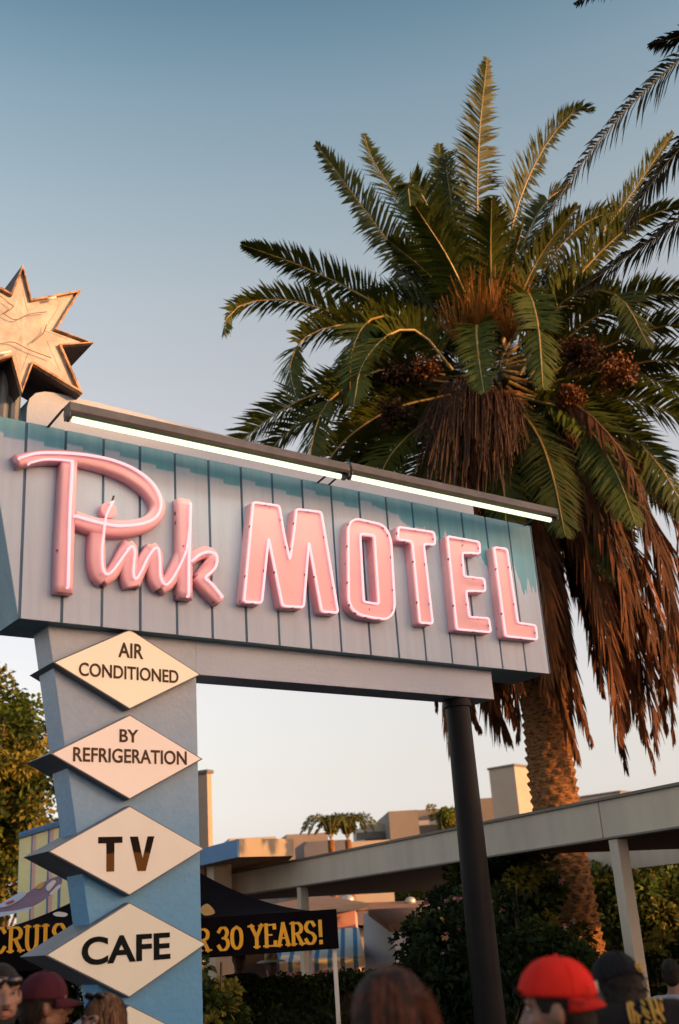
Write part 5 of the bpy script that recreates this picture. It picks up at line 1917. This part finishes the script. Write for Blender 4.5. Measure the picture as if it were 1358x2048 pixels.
TAN1 = skin("skin_light_tan", (.24, .125, .085)); TAN2 = skin("skin_warm", (.17, .082, .05)); TAN3 = skin("skin_brown", (.085, .04, .024)); FAIR = skin("skin_fair", (.28, .16, .12))
JEAN = fabric("dark_denim", (.03, .04, .07)); BLKF = fabric("black_cotton", (.010, .010, .011)); GREYF = fabric("charcoal_cotton", (.03, .03, .032))
HB = hairm("hair_dark_brown", (.012, .008, .006)); HR = hairm("hair_auburn", (.022, .007, .005)); HL = hairm("hair_light_brown", (.085, .042, .020))
REDC = fabric("red_cap_twill", (.60, .020, .012)); MARC = fabric("maroon_cap_twill", (.055, .012, .020)); BLKC = fabric("black_cap_twill", (.008, .008, .010))

# boy in a red cap worn backwards, in profile
E_ = Person("boy in a bright red cap worn backwards, profile to the left, below the palm trunk", 1120, 1918, 3.7, -74, TAN1, BLKF, JEAN, hat=.018, yaw_=0, pitch=-5, slim=.95)
E_.short_hair(HB, -.035); E_.brows(HB)
cp = E_.cap(REDC, 180, -9, .024, .108, .034, fabric("red_brim_twill", (.40, .016, .012)), -.022, (.090, .116))
c = MB()
c.box(E_.hc + V((-.060, -.085, .040)), (.004, .035, .040)); E_.head_part("cap_strap", c, REDC, parent=cp)
c = MB()
for i in range(40):
    p = E_.hc + V((random.uniform(-.05, .05), .085, .055)); q = p + V((random.uniform(-.02, .02), .022, random.uniform(-.005, .022)))
    c.tube([p, p.lerp(q, .5) + V((0, .008, .004)), q], [.004, .003, .001], 4)
E_.head_part("fringe", c, HB)
c = MB(); c.box(E_.hc + V((.02, -.129, .042)), (.022, .004, .03)); E_.head_part("cap_tag", c, mat("white_tag", (.6, .58, .55), .6, .05, 9), parent=cp)

# red haired woman from behind
D_ = Person("woman with long auburn hair seen from behind, right of the white tent leg", 778, 1938, 3.1, 22, FAIR, GREYF, JEAN, yaw_=-10, slim=.9, hat=.012)
D_.long_hair(HR, .36, 5, 1500, tones=[HR, HB, hairm('hair_copper_light', (.085, .027, .013)), HR])

rn = random.Random(12)
c = MB()
for i in range(60):                       # loose lock at her right cheek and flyaway hairs
    if i < 48:
        a_ = D_.hc + V((.084 + rn.uniform(-.012, .014), -.01 + rn.uniform(-.03, .035), .065 + rn.uniform(-.02, .01)))
        P = [a_, a_ + V((.016, .008, -.06)), a_ + V((.012 + rn.uniform(-.008, .012), .012, -.14)), a_ + V((-.004 + rn.uniform(-.01, .012), .014, -.24)), a_ + V((.012, .01, -.34))]
    else:
        th = rn.uniform(0, 2 * math.pi)
        a_ = D_.hc + V((.085 * math.cos(th), -.022 + .10 * math.sin(th), .06))
        P = [a_, a_ + V((.02 * math.cos(th), .02 * math.sin(th), .01 + .03 * rn.random())), a_ + V((.045 * math.cos(th), .04 * math.sin(th), -.03 - .05 * rn.random()))]
    c.tube(smooth_path(P, 3), .0014, 4)
lk = D_.head_part("hair_lock", c, hairm('hair_copper_lock', (.12, .038, .016)))
lk['kind'] = "stuff"

# man in a maroon cap, from behind
B_ = Person("man in a maroon cap from behind with his brim to the right, at lower left", 84, 1947, 5.6, 55, TAN2, BLKF, JEAN, hat=.018, yaw_=-8)
B_.short_hair(HB, -.02)
B_.cap(MARC, 0, -2, .075, .112, .028, None, -.02)

# brown haired woman turned to the left
C_ = Person("woman with long light brown hair turned to the left in front of the lowest diamond", 208, 1988, 5.6, 215, FAIR, GREYF, JEAN, slim=.9, hat=.012)
C_.long_hair(HL, .36, 8, 1100, tones=[HL, HR, hairm('hair_honey', (.16, .085, .04))]); C_.brows(HB)
c = MB()
for sg in (-1, 1):
    c.ball(C_.hc + V((.034 * sg, .045, .124)), (.030, .012, .020), 12, 8, Matrix.Rotation(R(-35), 3, 'X'))
c.tube([C_.hc + V((-.02, .052, .128)), C_.hc + V((.02, .052, .128))], .003, 6)
C_.head_part("sunglasses", c, mat("sunglass_black", (.008, .008, .010), .12, .1, 5))

# bearded man with sunglasses pushed up, cut by the left edge
A_ = Person("bearded man with dark sunglasses pushed up on his forehead at the left edge", 2, 1922, 5.4, 150, TAN1, BLKF, JEAN, hat=.014)
A_.short_hair(HB, -.02); A_.brows(HB)
c = MB()
for sg in (-1, 1):
    c.limb(A_.hc + V((.050 * sg, .02, -.07)), A_.hc + V((.018 * sg, .07, -.100)), .020, .022)
    c.limb(A_.hc + V((.002 * sg, .098, -.050)), A_.hc + V((.026 * sg, .088, -.058)), .007, .005, 8)
c.ball(A_.hc + V((0, .074, -.104)), (.026, .022, .022))
A_.head_part("beard", c, HB, rm=.007)
c = MB()
for sg in (-1, 1):
    c.ball(A_.hc + V((.034 * sg, .082, .052)), (.031, .010, .022), 12, 8)
    c.tube([A_.hc + V((.064 * sg, .074, .054)), A_.hc + V((.080 * sg, .0, .030))], .003, 6)
c.tube([A_.hc + V((-.012, .090, .056)), A_.hc + V((.012, .090, .056))], .0035, 6)
A_.head_part("sunglasses", c, mat("sunglass_black", (.008, .008, .010), .12, .1, 5))

# man in a black shirt with gold lettering on the back
F_ = Person("man in a black cap and black shirt with gold blackletter on the back", 1296, 1899, 4.6, 10, TAN3, BLKF, JEAN, hat=-.13, slim=1.15, yaw_=24, pitch=-22, shift=(-.085, .05, -.13))
F_.short_hair(HB, -.03)
cp = F_.cap(BLKC, 0, 0, .075, .112, .028)
c = MB()
GOLDT = mat("gold_thread", (.50, .28, .04), .6, .15, 8)
q0 = F_.hc + V((.052, -.105, .052))
c.tube([q0 + V((.022 * math.cos(a_ / 12 * 2 * math.pi) * .8, .012 * math.cos(a_ / 12 * 2 * math.pi), .016 * math.sin(a_ / 12 * 2 * math.pi))) for a_ in range(12)], .0028, 6, closed=True)
c.tube([q0 + V((-.012, -.004, 0)), q0 + V((.012, .004, .002))], .0028, 6)
F_.head_part("cap_emblem", c, GOLDT, parent=cp)
bvh = BVHTree.FromPolygons([F_.t.M @ p for p in F_.shirt_mb.v], F_.shirt_mb.f)
b = MB()
K9 = 178 / 1358
def onshirt(x, y):
    rr_ = ray(1180 + x * K9, 1880 + y * K9).normalized()
    hit, n_, *_ = bvh.ray_cast(CAM, rr_)
    return (hit + n_ * .0035) if hit else None
gold_strokes = [
    [(575, 965), (590, 1100), (640, 1290)], [(605, 960), (640, 1050), (690, 1290)], [(610, 950), (650, 980), (670, 1010)], [(660, 1090), (720, 1150), (750, 1290)], [(745, 1155), (790, 1180)],
    [(780, 930), (850, 1000)], [(790, 1020), (850, 1075), (915, 1130)], [(800, 1080), (860, 1150), (930, 1205)], [(845, 915), (910, 950), (1000, 1240)], [(900, 905), (950, 1010), (1010, 1270)],
    [(950, 890), (1010, 960), (1060, 1150)], [(1000, 1060), (1040, 1140)], [(1015, 885), (1060, 900), (1090, 935)], [(985, 900), (1050, 1080), (1140, 1255)], [(1075, 960), (1110, 1100)],
    [(850, 1245), (910, 1290)], [(950, 1250), (990, 1290)], [(1030, 1230), (1090, 1290)]]
for st_ in gold_strokes:
    Q = smooth_path([V((x, y, 0)) for x, y in st_], 4)
    H_ = [onshirt(p.x, p.y) for p in Q]
    H_ = [p for p in H_ if p]
    if len(H_) > 1: b.tube(H_, [.0050 if 0 < i < len(H_) - 1 else .003 for i in range(len(H_))], 5)
if b.v: F_.t.part("shirt_lettering", b, GOLDT, parent=F_.shirt)

# people farther off
P1 = Person("dark haired person behind the hedge under the tent banner", 477, 1897, 15.0, 170, TAN2, GREYF, JEAN, far=True); P1.short_hair(HB)
P2 = Person("person in a straw hat behind the hedge beside the striped awning", 541, 1900, 15.5, 150, TAN2, GREYF, JEAN, far=True, hat=.06)
c = MB()
o_ = P2.hc + V((0, -.01, .055))
c.tube([o_, o_ + V((0, 0, .05)), o_ + V((0, 0, .10)), o_ + V((0, 0, .115))], [.092, .088, .078, .05], 20)
c.tube([o_ + V((0, 0, -.03)), o_ + V((0, 0, -.008)), o_ + V((0, 0, .004))], [.20, .16, .092], 24, caps=False)
P2.head_part("straw_hat", c, mat("straw_weave", (.42, .30, .15), .8, .15, 20))
P3 = Person("person with dark hair between the red cap and the gold lettered shirt", 1207, 1936, 6.2, 330, TAN3, BLKF, JEAN, far=True); P3.short_hair(HB)
P4 = Person("person in a pale grey shirt with dark hair at the right edge", 1338, 1918, 9.5, 20, TAN2, mat("pale_grey_cotton", (.22, .22, .27), .85, .1, 8), JEAN, far=True)
P4.short_hair(HB)
